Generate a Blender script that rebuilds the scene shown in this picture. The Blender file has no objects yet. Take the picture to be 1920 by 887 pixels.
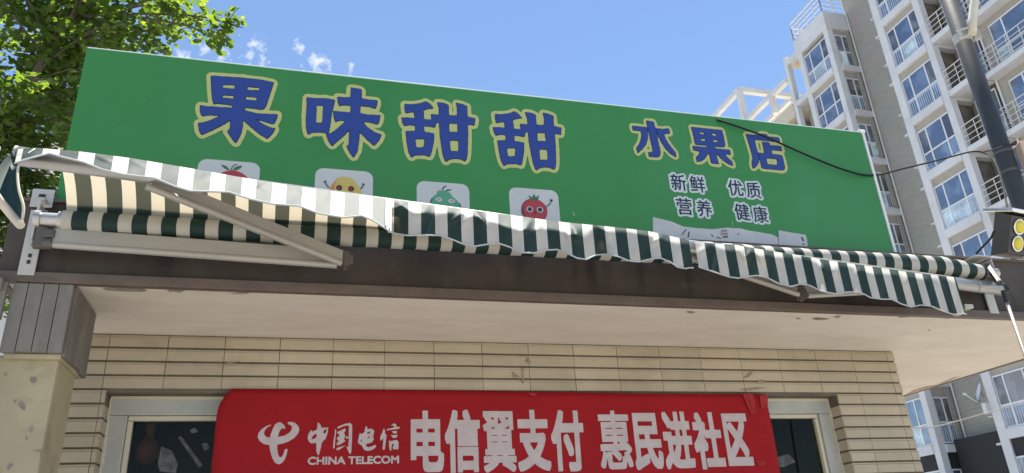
import bpy, bmesh, math, random
import numpy as np
from mathutils import Vector, Matrix

random.seed(11)
NR = np.random.default_rng(11)
SC = bpy.context.scene
COL = SC.collection

# ------------------------------------------------------------------ camera
RM = np.array([[0.96412694, 0.05781476, 0.25899819],
               [-0.26014699, 0.3990276, 0.87918529],
               [-0.0528943, -0.91508207, 0.39965694]])     # rows: world axes seen by the camera (x right, y down, z forward)
FOC, CZ = 1438.98, 1.6
cam_data = bpy.data.cameras.new('camera')
cam = bpy.data.objects.new('camera', cam_data)
COL.objects.link(cam)
cam_data.sensor_width = 36.0
cam_data.sensor_fit = 'HORIZONTAL'
cam_data.lens = FOC / 1920 * 36.0
cam_data.clip_start = 0.05
cam_data.clip_end = 6000
q_, r_, b_ = RM[:, 0], -RM[:, 1], -RM[:, 2]
cam.matrix_world = Matrix(((q_[0], r_[0], b_[0], 0), (q_[1], r_[1], b_[1], 0), (q_[2], r_[2], b_[2], CZ), (0, 0, 0, 1)))
SC.camera = cam

# ------------------------------------------------------------------ sky, sun, exposure
SUN_EL, SUN_AZ = math.radians(79), math.radians(42)
world = bpy.data.worlds.new("World")
SC.world = world
world.use_nodes = True
wn, wl = world.node_tree.nodes, world.node_tree.links
wn.clear()
sky = wn.new('ShaderNodeTexSky')
sky.sky_type = 'NISHITA'
sky.sun_disc = False
sky.sun_elevation, sky.sun_rotation = SUN_EL, SUN_AZ
sky.altitude = 60
sky.air_density, sky.dust_density, sky.ozone_density = 1.0, 0.0, 2.2
bg = wn.new('ShaderNodeBackground')
bg.inputs['Strength'].default_value = 0.085
wout = wn.new('ShaderNodeOutputWorld')
# a few torn scraps of fair-weather cloud low in the sky above the shop
wtc = wn.new('ShaderNodeTexCoord')
wno = wn.new('ShaderNodeTexNoise')
wno.inputs['Scale'].default_value = 75
wno.inputs['Detail'].default_value = 7
wno.inputs['Roughness'].default_value = 0.62
wl.new(wtc.outputs['Generated'], wno.inputs['Vector'])


def wmath(op, a, b=None):
    n = wn.new('ShaderNodeMath'); n.operation = op
    for i, v in enumerate((a, b)):
        if v is None: continue
        if isinstance(v, (int, float)): n.inputs[i].default_value = v
        else: wl.new(v, n.inputs[i])
    return n.outputs[0]


cloud_mask = None
for dirv, rad, amt in (
        ((-0.1538, 0.8041, 0.5742), 0.020, 1.0), ((-0.0738, 0.8049, 0.5888), 0.032, 1.0), ((-0.105, 0.8055, 0.577), 0.018, 1.0),
        ((-0.0015, 0.8135, 0.5816), 0.030, 1.1), ((0.0402, 0.8104, 0.5844), 0.014, 1.0), ((-0.0218, 0.8002, 0.5993), 0.017, .9), ((-0.13, 0.802, 0.588), 0.02, .6)):
    v = Vector(dirv).normalized()
    d = wn.new('ShaderNodeVectorMath'); d.operation = 'DISTANCE'
    wl.new(wtc.outputs['Generated'], d.inputs[0]); d.inputs[1].default_value = v
    m = wmath('MAXIMUM', wmath('SUBTRACT', 1.0, wmath('DIVIDE', d.outputs['Value'], rad)), 0.0)
    m = wmath('MULTIPLY', m, amt)
    cloud_mask = m if cloud_mask is None else wmath('MAXIMUM', cloud_mask, m)
cm = wmath('SUBTRACT', wmath('ADD', wmath('MULTIPLY', wmath('SQRT', cloud_mask), 0.42), wno.outputs['Fac']), 0.80)
cm = wmath('MULTIPLY', cm, wmath('GREATER_THAN', cloud_mask, 0.0))
cm = wmath('MINIMUM', wmath('MAXIMUM', wmath('MULTIPLY', cm, 3.4), 0.0), 0.9)
wmix = wn.new('ShaderNodeMix'); wmix.data_type = 'RGBA'
wl.new(cm, wmix.inputs[0]); wl.new(sky.outputs[0], wmix.inputs[6]); wmix.inputs[7].default_value = (5.4, 5.5, 5.7, 1)
wl.new(wmix.outputs[2], bg.inputs['Color']); wl.new(bg.outputs[0], wout.inputs['Surface'])

sun_data = bpy.data.lights.new('sun', 'SUN')
sun_data.energy = 4.6
sun_data.angle = math.radians(0.53)
sun_data.color = (1.0, 0.95, 0.87)
sun = bpy.data.objects.new('sun', sun_data)
COL.objects.link(sun)
SUN_DIR = Vector((math.sin(SUN_AZ) * math.cos(SUN_EL), math.cos(SUN_AZ) * math.cos(SUN_EL), math.sin(SUN_EL)))
sun.rotation_euler = SUN_DIR.to_track_quat('Z', 'Y').to_euler()
sun.location = (0, 0, 30)
SC.view_settings.view_transform = 'Standard'
SC.view_settings.look = 'None'
SC.view_settings.exposure = 1.3
SC.view_settings.gamma = 1
SC.cycles.max_bounces = 8
SC.cycles.diffuse_bounces = 4
SC.cycles.transparent_max_bounces = 16


# ------------------------------------------------------------------ pixel of the photo -> point on a known real plane
def ray(x, y):
    return RM @ np.array([x - 960.0, y - 443.5, FOC])


def at(x, y, axis, v):
    d = ray(x, y); i = 'xyz'.index(axis)
    t = (v - (0, 0, CZ)[i]) / d[i]
    return Vector((d[0] * t, d[1] * t, CZ + d[2] * t))


def at_plane(x, y, p, n):
    d = ray(x, y); c = np.array([0, 0, CZ])
    t = np.dot(np.array(p) - c, n) / np.dot(d, n)
    return Vector(c + t * d)


# ------------------------------------------------------------------ materials
def mat(name, color, rough=0.7, metal=0.0, noise=0.0, nscale=8.0, color2=None, bump=0.0, bscale=60.0, spec=0.5, stretch=None, detail=6, contrast=(0.35, 0.7)):
    m = bpy.data.materials.new(name); m.use_nodes = True
    nt = m.node_tree; p = nt.nodes['Principled BSDF']
    p.inputs['Roughness'].default_value = rough
    p.inputs['Metallic'].default_value = metal
    p.inputs['Specular IOR Level'].default_value = spec
    p.inputs['Base Color'].default_value = (*color, 1)
    tc = nt.nodes.new('ShaderNodeTexCoord')
    vec = tc.outputs['Object']
    if stretch:
        mp = nt.nodes.new('ShaderNodeMapping'); mp.inputs['Scale'].default_value = stretch
        nt.links.new(vec, mp.inputs['Vector']); vec = mp.outputs[0]
    if color2 is not None:
        n = nt.nodes.new('ShaderNodeTexNoise'); n.inputs['Scale'].default_value = nscale
        n.inputs['Detail'].default_value = detail; n.inputs['Roughness'].default_value = 0.65
        nt.links.new(vec, n.inputs['Vector'])
        r = nt.nodes.new('ShaderNodeMapRange'); r.inputs[1].default_value, r.inputs[2].default_value = contrast
        r.inputs[4].default_value = noise if noise else 1.0
        nt.links.new(n.outputs['Fac'], r.inputs[0])
        mx = nt.nodes.new('ShaderNodeMix'); mx.data_type = 'RGBA'
        nt.links.new(r.outputs[0], mx.inputs[0])
        mx.inputs[6].default_value = (*color, 1); mx.inputs[7].default_value = (*color2, 1)
        nt.links.new(mx.outputs[2], p.inputs['Base Color'])
    if bump:
        n2 = nt.nodes.new('ShaderNodeTexNoise'); n2.inputs['Scale'].default_value = bscale; n2.inputs['Detail'].default_value = 4
        nt.links.new(vec, n2.inputs['Vector'])
        bp = nt.nodes.new('ShaderNodeBump'); bp.inputs['Strength'].default_value = bump; bp.inputs['Distance'].default_value = 0.01
        nt.links.new(n2.outputs['Fac'], bp.inputs['Height']); nt.links.new(bp.outputs[0], p.inputs['Normal'])
    return m


def add_noise_layer(m, color, nscale, lo, hi, amount=1.0, stretch=None):
    """one more stain layer over a material's base colour"""
    nt = m.node_tree; p = nt.nodes['Principled BSDF']
    tc = nt.nodes.new('ShaderNodeTexCoord'); vec = tc.outputs['Object']
    if stretch:
        mp = nt.nodes.new('ShaderNodeMapping'); mp.inputs['Scale'].default_value = stretch
        nt.links.new(vec, mp.inputs['Vector']); vec = mp.outputs[0]
    n = nt.nodes.new('ShaderNodeTexNoise'); n.inputs['Scale'].default_value = nscale; n.inputs['Detail'].default_value = 7
    n.inputs['Roughness'].default_value = 0.6
    nt.links.new(vec, n.inputs['Vector'])
    r = nt.nodes.new('ShaderNodeMapRange'); r.inputs[1].default_value, r.inputs[2].default_value = lo, hi
    r.inputs[4].default_value = amount
    nt.links.new(n.outputs['Fac'], r.inputs[0])
    mx = nt.nodes.new('ShaderNodeMix'); mx.data_type = 'RGBA'
    nt.links.new(r.outputs[0], mx.inputs[0])
    src = p.inputs['Base Color']
    if src.is_linked:
        nt.links.new(src.links[0].from_socket, mx.inputs[6])
    else:
        mx.inputs[6].default_value = src.default_value
    mx.inputs[7].default_value = (*color, 1)
    nt.links.new(mx.outputs[2], src)
    return m


def pane_mat(name, base, refl=0.4, tint=(0.8, 0.9, 1.0), rough=0.02):
    m = bpy.data.materials.new(name); m.use_nodes = True
    nt = m.node_tree; nt.nodes.clear()
    o = nt.nodes.new('ShaderNodeOutputMaterial')
    d = nt.nodes.new('ShaderNodeBsdfDiffuse'); g = nt.nodes.new('ShaderNodeBsdfGlossy')
    oi = nt.nodes.new('ShaderNodeObjectInfo')
    tc = nt.nodes.new('ShaderNodeTexCoord')
    n = nt.nodes.new('ShaderNodeTexNoise'); n.inputs['Scale'].default_value = 1.3; n.inputs['Detail'].default_value = 3
    add = nt.nodes.new('ShaderNodeVectorMath'); add.operation = 'ADD'
    nt.links.new(tc.outputs['Object'], add.inputs[0])
    sc_ = nt.nodes.new('ShaderNodeVectorMath'); sc_.operation = 'SCALE'; sc_.inputs[3].default_value = 40
    nt.links.new(oi.outputs['Location'], sc_.inputs[0]); nt.links.new(sc_.outputs[0], add.inputs[1])
    nt.links.new(add.outputs[0], n.inputs['Vector'])
    mx = nt.nodes.new('ShaderNodeMix'); mx.data_type = 'RGBA'
    mx.inputs[6].default_value = (*base, 1); mx.inputs[7].default_value = (*[c * 2.6 + 0.02 for c in base], 1)
    r = nt.nodes.new('ShaderNodeMapRange'); r.inputs[1].default_value = 0.45; r.inputs[2].default_value = 0.65
    nt.links.new(n.outputs['Fac'], r.inputs[0]); nt.links.new(r.outputs[0], mx.inputs[0])
    nt.links.new(mx.outputs[2], d.inputs['Color'])
    g.inputs['Color'].default_value = (*tint, 1); g.inputs['Roughness'].default_value = rough
    bmp = nt.nodes.new('ShaderNodeBump'); bmp.inputs['Strength'].default_value = 0.05; bmp.inputs['Distance'].default_value = 0.05
    nt.links.new(n.outputs['Fac'], bmp.inputs['Height']); nt.links.new(bmp.outputs[0], g.inputs['Normal'])
    ms = nt.nodes.new('ShaderNodeMixShader'); ms.inputs[0].default_value = refl
    nt.links.new(d.outputs[0], ms.inputs[1]); nt.links.new(g.outputs[0], ms.inputs[2])
    nt.links.new(ms.outputs[0], o.inputs['Surface'])
    return m


def glass_mat(name, refl=0.1, tint=(0.9, 0.95, 1.0), trans=(0.8, 0.85, 0.82), ior=1.5):
    m = bpy.data.materials.new(name); m.use_nodes = True
    nt = m.node_tree; nt.nodes.clear()
    o = nt.nodes.new('ShaderNodeOutputMaterial')
    t = nt.nodes.new('ShaderNodeBsdfTransparent'); t.inputs[0].default_value = (*trans, 1)
    g = nt.nodes.new('ShaderNodeBsdfGlossy'); g.inputs['Roughness'].default_value = 0.01; g.inputs['Color'].default_value = (*tint, 1)
    fr = nt.nodes.new('ShaderNodeFresnel'); fr.inputs[0].default_value = ior
    a = nt.nodes.new('ShaderNodeMath'); a.operation = 'ADD'; a.inputs[1].default_value = refl
    nt.links.new(fr.outputs[0], a.inputs[0])
    ms = nt.nodes.new('ShaderNodeMixShader')
    nt.links.new(a.outputs[0], ms.inputs[0]); nt.links.new(t.outputs[0], ms.inputs[1]); nt.links.new(g.outputs[0], ms.inputs[2])
    nt.links.new(ms.outputs[0], o.inputs['Surface'])
    return m


def stripe_mat(name, white=(0.72, 0.70, 0.63), green=(0.012, 0.045, 0.038), trans=0.42, rough=0.6):
    """awning cloth: 5 cm stripes running down the cloth, translucent, slightly coated"""
    m = bpy.data.materials.new(name); m.use_nodes = True
    nt = m.node_tree; p = nt.nodes['Principled BSDF']; o = nt.nodes['Material Output']
    uv = nt.nodes.new('ShaderNodeUVMap')
    sx = nt.nodes.new('ShaderNodeSeparateXYZ'); nt.links.new(uv.outputs[0], sx.inputs[0])
    fr = nt.nodes.new('ShaderNodeMath'); fr.operation = 'FRACT'; nt.links.new(sx.outputs[0], fr.inputs[0])
    gt = nt.nodes.new('ShaderNodeMath'); gt.operation = 'GREATER_THAN'; gt.inputs[1].default_value = 0.53
    nt.links.new(fr.outputs[0], gt.inputs[0])
    tc = nt.nodes.new('ShaderNodeTexCoord')
    n = nt.nodes.new('ShaderNodeTexNoise'); n.inputs['Scale'].default_value = 5; n.inputs['Detail'].default_value = 8; n.inputs['Roughness'].default_value = 0.7
    nt.links.new(tc.outputs['Object'], n.inputs['Vector'])
    r = nt.nodes.new('ShaderNodeMapRange'); r.inputs[1].default_value = 0.42; r.inputs[2].default_value = 0.72; r.inputs[4].default_value = 0.55
    nt.links.new(n.outputs['Fac'], r.inputs[0])
    dirt = nt.nodes.new('ShaderNodeMix'); dirt.data_type = 'RGBA'
    nt.links.new(r.outputs[0], dirt.inputs[0]); dirt.inputs[6].default_value = (*white, 1); dirt.inputs[7].default_value = (white[0] * .76, white[1] * .72, white[2] * .62, 1)
    dg = nt.nodes.new('ShaderNodeMix'); dg.data_type = 'RGBA'
    nt.links.new(r.outputs[0], dg.inputs[0]); dg.inputs[6].default_value = (*green, 1); dg.inputs[7].default_value = (green[0] * 2.2, green[1] * 1.5, green[2] * 1.5, 1)
    mx = nt.nodes.new('ShaderNodeMix'); mx.data_type = 'RGBA'
    nt.links.new(gt.outputs[0], mx.inputs[0]); nt.links.new(dg.outputs[2], mx.inputs[6]); nt.links.new(dirt.outputs[2], mx.inputs[7])
    nt.links.new(mx.outputs[2], p.inputs['Base Color'])
    p.inputs['Roughness'].default_value = rough
    p.inputs['Specular IOR Level'].default_value = 0.45
    n2 = nt.nodes.new('ShaderNodeTexNoise'); n2.inputs['Scale'].default_value = 26; n2.inputs['Detail'].default_value = 3
    nt.links.new(tc.outputs['Object'], n2.inputs['Vector'])
    bp = nt.nodes.new('ShaderNodeBump'); bp.inputs['Strength'].default_value = 0.12; bp.inputs['Distance'].default_value = 0.008
    nt.links.new(n2.outputs['Fac'], bp.inputs['Height']); nt.links.new(bp.outputs[0], p.inputs['Normal'])
    tr = nt.nodes.new('ShaderNodeBsdfTranslucent')
    tg = nt.nodes.new('ShaderNodeMix'); tg.data_type = 'RGBA'
    nt.links.new(gt.outputs[0], tg.inputs[0]); tg.inputs[6].default_value = (0.075, 0.068, 0.047, 1); tg.inputs[7].default_value = (0.47, 0.405, 0.295, 1)
    nt.links.new(tg.outputs[2], tr.inputs['Color'])
    ms = nt.nodes.new('ShaderNodeMixShader'); ms.inputs[0].default_value = trans
    nt.links.new(p.outputs[0], ms.inputs[1]); nt.links.new(tr.outputs[0], ms.inputs[2])
    nt.links.new(ms.outputs[0], o.inputs['Surface'])
    return m


M = {}
M['ground'] = mat('paving', (0.36, 0.34, 0.31), 0.9, color2=(0.28, 0.27, 0.25), nscale=0.8, bump=0.3)
M['tile'] = mat('cream_tile', (0.44, 0.370, 0.265), 0.5, color2=(0.385, 0.322, 0.225), nscale=3.5, bump=0.12, bscale=90)
add_noise_layer(M['tile'], (0.24, 0.19, 0.12), 2.6, 0.55, 0.75, 0.5)
def island_tone(m, lo, hi):
    nt = m.node_tree; p = nt.nodes['Principled BSDF']; g_ = nt.nodes.new('ShaderNodeNewGeometry')
    r = nt.nodes.new('ShaderNodeMapRange'); r.inputs[3].default_value, r.inputs[4].default_value = lo, hi
    nt.links.new(g_.outputs['Random Per Island'], r.inputs[0])
    mx = nt.nodes.new('ShaderNodeMix'); mx.data_type = 'RGBA'; mx.blend_type = 'MULTIPLY'; mx.inputs[0].default_value = 1
    nt.links.new(p.inputs['Base Color'].links[0].from_socket, mx.inputs[6]); nt.links.new(r.outputs[0], mx.inputs[7])
    nt.links.new(mx.outputs[2], p.inputs['Base Color'])


island_tone(M['tile'], 0.90, 1.06)
M['grout'] = mat('grout', (0.16, 0.13, 0.09), 0.95, color2=(0.10, 0.08, 0.06), nscale=12)
M['plaster'] = mat('soffit_plaster', (0.70, 0.63, 0.53), 0.9, color2=(0.61, 0.54, 0.445), nscale=2.4, stretch=(1, 3, 1), bump=0.3, bscale=7)
add_noise_layer(M['plaster'], (0.43, 0.34, 0.24), 1.1, 0.55, 0.78, 0.5)
add_noise_layer(M['plaster'], (0.74, 0.68, 0.59), 3.1, 0.60, 0.70, 0.6, (0.6, 2.5, 1))
M['peel'] = mat('bare_cement', (0.20, 0.17, 0.14), 0.95, color2=(0.33, 0.29, 0.24), nscale=25)
M['stain'] = mat('rust_stain', (0.36, 0.24, 0.14), 0.9, color2=(0.5, 0.4, 0.28), nscale=20)
M['pillar'] = mat('pillar_plaster', (0.42, 0.365, 0.235), 0.9, color2=(0.35, 0.30, 0.185), nscale=3, bump=0.25, bscale=14)
add_noise_layer(M['pillar'], (0.27, 0.225, 0.14), 5, 0.56, 0.66, 0.6)
add_noise_layer(M['pillar'], (0.13, 0.10, 0.07), 13, 0.72, 0.75, 0.9)
M['slate'] = mat('grey_slat_tile', (0.135, 0.125, 0.108), 0.75, color2=(0.26, 0.24, 0.21), nscale=5, stretch=(1, 1, 0.35), bump=0.5, bscale=18)
M['slatejoint'] = mat('slat_joint', (0.11, 0.10, 0.088), 0.9)
M['fascia'] = mat('brown_steel', (0.088, 0.070, 0.053), 0.65, color2=(0.036, 0.026, 0.018), nscale=2.2, stretch=(1, 1, 0.35), bump=0.12, bscale=30)
add_noise_layer(M['fascia'], (0.085, 0.050, 0.030), 5.0, 0.52, 0.66, 0.6, (1, 1, 0.16))
add_noise_layer(M['fascia'], (0.020, 0.013, 0.009), 7.0, 0.52, 0.64, 0.8, (1, 1, 0.2))
add_noise_layer(M['fascia'], (0.13, 0.11, 0.095), 9, 0.62, 0.75, 0.5)
def low_darken(m, color, z0, z1, amount):
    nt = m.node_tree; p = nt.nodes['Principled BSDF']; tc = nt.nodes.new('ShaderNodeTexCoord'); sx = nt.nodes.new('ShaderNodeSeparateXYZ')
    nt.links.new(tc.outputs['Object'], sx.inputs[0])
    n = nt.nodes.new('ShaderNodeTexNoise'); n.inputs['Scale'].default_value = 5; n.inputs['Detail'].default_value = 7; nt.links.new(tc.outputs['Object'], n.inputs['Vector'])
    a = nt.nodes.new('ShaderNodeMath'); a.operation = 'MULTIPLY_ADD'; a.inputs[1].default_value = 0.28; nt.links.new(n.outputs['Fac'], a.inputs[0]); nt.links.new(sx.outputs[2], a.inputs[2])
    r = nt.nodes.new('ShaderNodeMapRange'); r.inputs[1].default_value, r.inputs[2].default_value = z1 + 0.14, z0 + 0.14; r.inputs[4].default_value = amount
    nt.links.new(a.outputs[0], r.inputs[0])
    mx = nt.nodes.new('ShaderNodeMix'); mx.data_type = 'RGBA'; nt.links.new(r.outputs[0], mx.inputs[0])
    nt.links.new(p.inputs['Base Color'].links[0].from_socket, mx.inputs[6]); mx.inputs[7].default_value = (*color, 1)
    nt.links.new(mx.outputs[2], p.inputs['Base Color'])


low_darken(M['fascia'], (0.022, 0.015, 0.010), 2.66, 2.84, 0.75)  # steel colour gets darker towards the lower edge, boundary broken by noise
M['fascia_lip'] = mat('brown_steel_lip', (0.13, 0.10, 0.08), 0.65, color2=(0.085, 0.062, 0.05), nscale=7, stretch=(1, 1, 2))
add_noise_layer(M['fascia_lip'], (0.13, 0.085, 0.058), 6.0, 0.52, 0.66, 0.6)
M['green'] = mat('sign_green', (0.035, 0.198, 0.038), 0.42, color2=(0.040, 0.218, 0.052), nscale=1.2, bump=0.03, bscale=4)
add_noise_layer(M['green'], (0.058, 0.225, 0.080), 2.0, 0.50, 0.72, 0.5, (1, 1, 0.4))
add_noise_layer(M['green'], (0.027, 0.150, 0.032), 1.1, 0.50, 0.75, 0.5)
M['letter_blue'] = mat('letter_blue', (0.020, 0.046, 0.225), 0.45)
M['letter_navy'] = mat('letter_navy', (0.010, 0.018, 0.06), 0.45)
M['letter_yellow'] = mat('letter_yellow', (0.44, 0.46, 0.155), 0.45)
M['letter_white'] = mat('letter_white', (0.50, 0.55, 0.53), 0.5)
M['card'] = mat('card_white', (0.52, 0.52, 0.50), 0.45, color2=(0.45, 0.46, 0.45), nscale=3)
M['fruit_red'] = mat('fruit_red', (0.36, 0.04, 0.045), 0.5)
M['fruit_dark_red'] = mat('fruit_dark_red', (0.23, 0.025, 0.03), 0.5)
M['fruit_yellow'] = mat('fruit_yellow', (0.52, 0.40, 0.10), 0.5)
M['fruit_orange'] = mat('fruit_orange', (0.50, 0.20, 0.07), 0.5)
M['fruit_green'] = mat('fruit_green', (0.08, 0.30, 0.17), 0.5)
M['leaf_print'] = mat('leaf_print', (0.03, 0.13, 0.05), 0.5)
M['ink'] = mat('ink', (0.025, 0.022, 0.025), 0.5)
M['paper'] = mat('torn_paper', (0.50, 0.50, 0.50), 0.8, color2=(0.42, 0.41, 0.42), nscale=7)
M['alu'] = mat('aluminium', (0.55, 0.54, 0.51), 0.38, 0.75, color2=(0.38, 0.36, 0.33), nscale=6, stretch=(0.3, 1, 1))
M['alu_dull'] = mat('dull_aluminium', (0.42, 0.40, 0.36), 0.5, 0.35, color2=(0.33, 0.31, 0.27), nscale=5, stretch=(0.3, 1, 1))
M['white_metal'] = mat('white_painted_metal', (0.47, 0.455, 0.41), 0.45, color2=(0.30, 0.27, 0.22), nscale=9, contrast=(0.55, 0.8))
M['dark_joint'] = mat('dark_joint', (0.11, 0.10, 0.09), 0.5, 0.4)
M['black'] = mat('black_plastic', (0.02, 0.02, 0.02), 0.45)
M['trim'] = mat('white_trim', (0.72, 0.72, 0.70), 0.4)
M['cloth'] = stripe_mat('striped_canvas')
M['hem'] = mat('grey_hem', (0.42, 0.43, 0.42), 0.7)
M['hem_beige'] = mat('beige_hem', (0.60, 0.54, 0.43), 0.8, color2=(0.48, 0.41, 0.30), nscale=14)
M['dark_cloth'] = mat('dark_green_canvas', (0.012, 0.045, 0.038), 0.6)
M['red'] = mat('red_banner_cloth', (0.32, 0.0075, 0.012), 0.72, color2=(0.255, 0.006, 0.009), nscale=3, bump=0.55, bscale=6, spec=0.2)
M['banner_print'] = mat('banner_white_print', (0.50, 0.42, 0.41), 0.65, color2=(0.42, 0.345, 0.335), nscale=18)
M['tape'] = mat('clear_tape', (0.34, 0.022, 0.024), 0.5, color2=(0.27, 0.008, 0.010), nscale=40, contrast=(0.4, 0.6), spec=0.25)
M['win_frame'] = mat('window_frame_white', (0.44, 0.44, 0.40), 0.5, color2=(0.34, 0.33, 0.30), nscale=6)
M['win_bead'] = mat('window_bead_cream', (0.56, 0.50, 0.38), 0.6)
M['dark_room'] = mat('dark_room', (0.20, 0.18, 0.15), 0.9, color2=(0.08, 0.075, 0.06), nscale=2.5)
M['glass'] = glass_mat('shop_glass', 0.0, (0.9, 0.92, 0.9), (0.62, 0.62, 0.56), 1.22)
M['residue'] = mat('tape_residue', (0.085, 0.088, 0.09), 0.4, color2=(0.03, 0.031, 0.032), nscale=26, contrast=(0.4, 0.6))
M['gourd'] = mat('gourd_skin', (0.42, 0.20, 0.11), 0.45, color2=(0.30, 0.13, 0.07), nscale=9)
M['pole'] = mat('grey_painted_pole', (0.034, 0.039, 0.042), 0.6, color2=(0.024, 0.028, 0.03), nscale=5, bump=0.1)
add_noise_layer(M['pole'], (0.05, 0.035, 0.025), 3.0, 0.6, 0.8, 0.5, (1, 1, 0.3))
M['cream_pipe'] = mat('cream_pipe', (0.66, 0.62, 0.50), 0.5, color2=(0.55, 0.5, 0.4), nscale=5)
M['pinkbox'] = mat('peach_box', (0.62, 0.44, 0.33), 0.6)
M['yellow'] = mat('yellow_led', (0.62, 0.52, 0.02), 0.35)
M['lens'] = glass_mat('clear_lens', 0.08, trans=(0.92, 0.92, 0.85))
M['housing'] = mat('black_housing', (0.035, 0.033, 0.03), 0.4, 0.2)
M['chrome'] = mat('bright_metal', (0.75, 0.72, 0.68), 0.22, 0.9)
M['wire'] = mat('black_wire', (0.016, 0.016, 0.016), 0.75, spec=0.15)
M['thin_wire'] = mat('brown_wire', (0.25, 0.22, 0.19), 0.6)
M['twhite'] = mat('tower_white', (0.66, 0.66, 0.66), 0.8, color2=(0.56, 0.56, 0.555), nscale=0.9, bump=0.05)
add_noise_layer(M['twhite'], (0.44, 0.43, 0.41), 1.2, 0.6, 0.8, 0.5, (3, 3, 0.4))
M['tbeige'] = mat('tower_beige', (0.40, 0.375, 0.32), 0.85, color2=(0.35, 0.325, 0.275), nscale=1.4)
M['tdark'] = mat('tower_dark_base', (0.02, 0.02, 0.022), 0.7, color2=(0.014, 0.014, 0.016), nscale=2)
M['tframe'] = mat('tower_window_frame', (0.70, 0.71, 0.72), 0.45)
M['tglass'] = pane_mat('tower_glass', (0.04, 0.055, 0.08), 0.28, (0.86, 0.88, 0.95))
M['tglass_dark'] = pane_mat('tower_glass_screen', (0.07, 0.07, 0.075), 0.12)
M['tglass_pale'] = pane_mat('tower_glass_frosted', (0.30, 0.36, 0.36), 0.15)
M['tglass_low'] = pane_mat('tower_glass_low', (0.075, 0.10, 0.135), 0.22, (0.86, 0.88, 0.95))
M['tbar'] = mat('pale_balusters', (0.50, 0.58, 0.68), 0.6)
M['trail'] = mat('white_railing', (0.62, 0.61, 0.58), 0.5)
M['tcream'] = mat('roof_cream', (0.60, 0.54, 0.42), 0.85, color2=(0.52, 0.46, 0.36), nscale=1)
M['bark'] = mat('ginkgo_bark', (0.13, 0.105, 0.075), 0.9, color2=(0.075, 0.06, 0.045), nscale=9, stretch=(1, 1, 0.3), bump=0.6, bscale=25)
M['far_wall'] = mat('far_pale_wall', (0.62, 0.60, 0.55), 0.9, color2=(0.52, 0.5, 0.46), nscale=0.4)


def brick_mat(name, c1, c2, mortar, scale=1.0):
    m = bpy.data.materials.new(name); m.use_nodes = True
    nt = m.node_tree; p = nt.nodes['Principled BSDF']; p.inputs['Roughness'].default_value = 0.85
    tc = nt.nodes.new('ShaderNodeTexCoord')
    # walls run along x or along y: use x+y as the running coordinate so both get courses
    sx = nt.nodes.new('ShaderNodeSeparateXYZ'); nt.links.new(tc.outputs['Object'], sx.inputs[0])
    a = nt.nodes.new('ShaderNodeMath'); a.operation = 'ADD'; nt.links.new(sx.outputs[0], a.inputs[0]); nt.links.new(sx.outputs[1], a.inputs[1])
    cx = nt.nodes.new('ShaderNodeCombineXYZ'); nt.links.new(a.outputs[0], cx.inputs[0]); nt.links.new(sx.outputs[2], cx.inputs[1])
    b = nt.nodes.new('ShaderNodeTexBrick'); nt.links.new(cx.outputs[0], b.inputs['Vector'])
    b.inputs['Color1'].default_value = (*c1, 1); b.inputs['Color2'].default_value = (*c2, 1); b.inputs['Mortar'].default_value = (*mortar, 1)
    b.inputs['Scale'].default_value = scale; b.inputs['Mortar Size'].default_value = 0.018; b.inputs['Brick Width'].default_value = 0.5; b.inputs['Row Height'].default_value = 0.16
    n = nt.nodes.new('ShaderNodeTexNoise'); n.inputs['Scale'].default_value = 0.7; n.inputs['Detail'].default_value = 6
    nt.links.new(tc.outputs['Object'], n.inputs['Vector'])
    mx = nt.nodes.new('ShaderNodeMix'); mx.data_type = 'RGBA'; mx.blend_type = 'MULTIPLY'; mx.inputs[0].default_value = 0.5
    nt.links.new(b.outputs['Color'], mx.inputs[6]); nt.links.new(n.outputs['Color'], mx.inputs[7])
    mx2 = nt.nodes.new('ShaderNodeMix'); mx2.data_type = 'RGBA'; mx2.inputs[0].default_value = 0.5
    nt.links.new(b.outputs['Color'], mx2.inputs[6]); nt.links.new(mx.outputs[2], mx2.inputs[7])
    nt.links.new(mx2.outputs[2], p.inputs['Base Color'])
    return m


M['tbrown'] = brick_mat('tower_brown_brick', (0.185, 0.163, 0.125), (0.15, 0.132, 0.10), (0.205, 0.185, 0.15))
M['tgrey'] = brick_mat('tower_grey_brick', (0.40, 0.385, 0.335), (0.36, 0.345, 0.30), (0.43, 0.42, 0.38))


# ------------------------------------------------------------------ object helpers
def empty(name, loc=(0, 0, 0), label=None, cat=None, group=None):
    o = bpy.data.objects.new(name, None); COL.objects.link(o); o.location = loc; o.empty_display_size = 0.1
    tag(o, label, cat, group)
    return o


def tag(o, label=None, cat=None, group=None, kind=None):
    if label: o['label'] = label
    if cat: o['category'] = cat
    if group: o['group'] = group
    if kind: o['kind'] = kind
    return o


def link(name, mesh, material, parent=None, smooth=False):
    o = bpy.data.objects.new(name, mesh); COL.objects.link(o)
    for mm in (material if isinstance(material, (list, tuple)) else [material]):
        mesh.materials.append(mm)
    if smooth:
        for p in mesh.polygons: p.use_smooth = True
    if parent is not None:
        o.parent = parent
        # parts are modelled in world coordinates; a mesh part already sits at the world origin, an Empty at the thing's base
        if parent.type == 'EMPTY': o.matrix_parent_inverse = Matrix.Translation(-Vector(parent.location))
    return o


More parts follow.
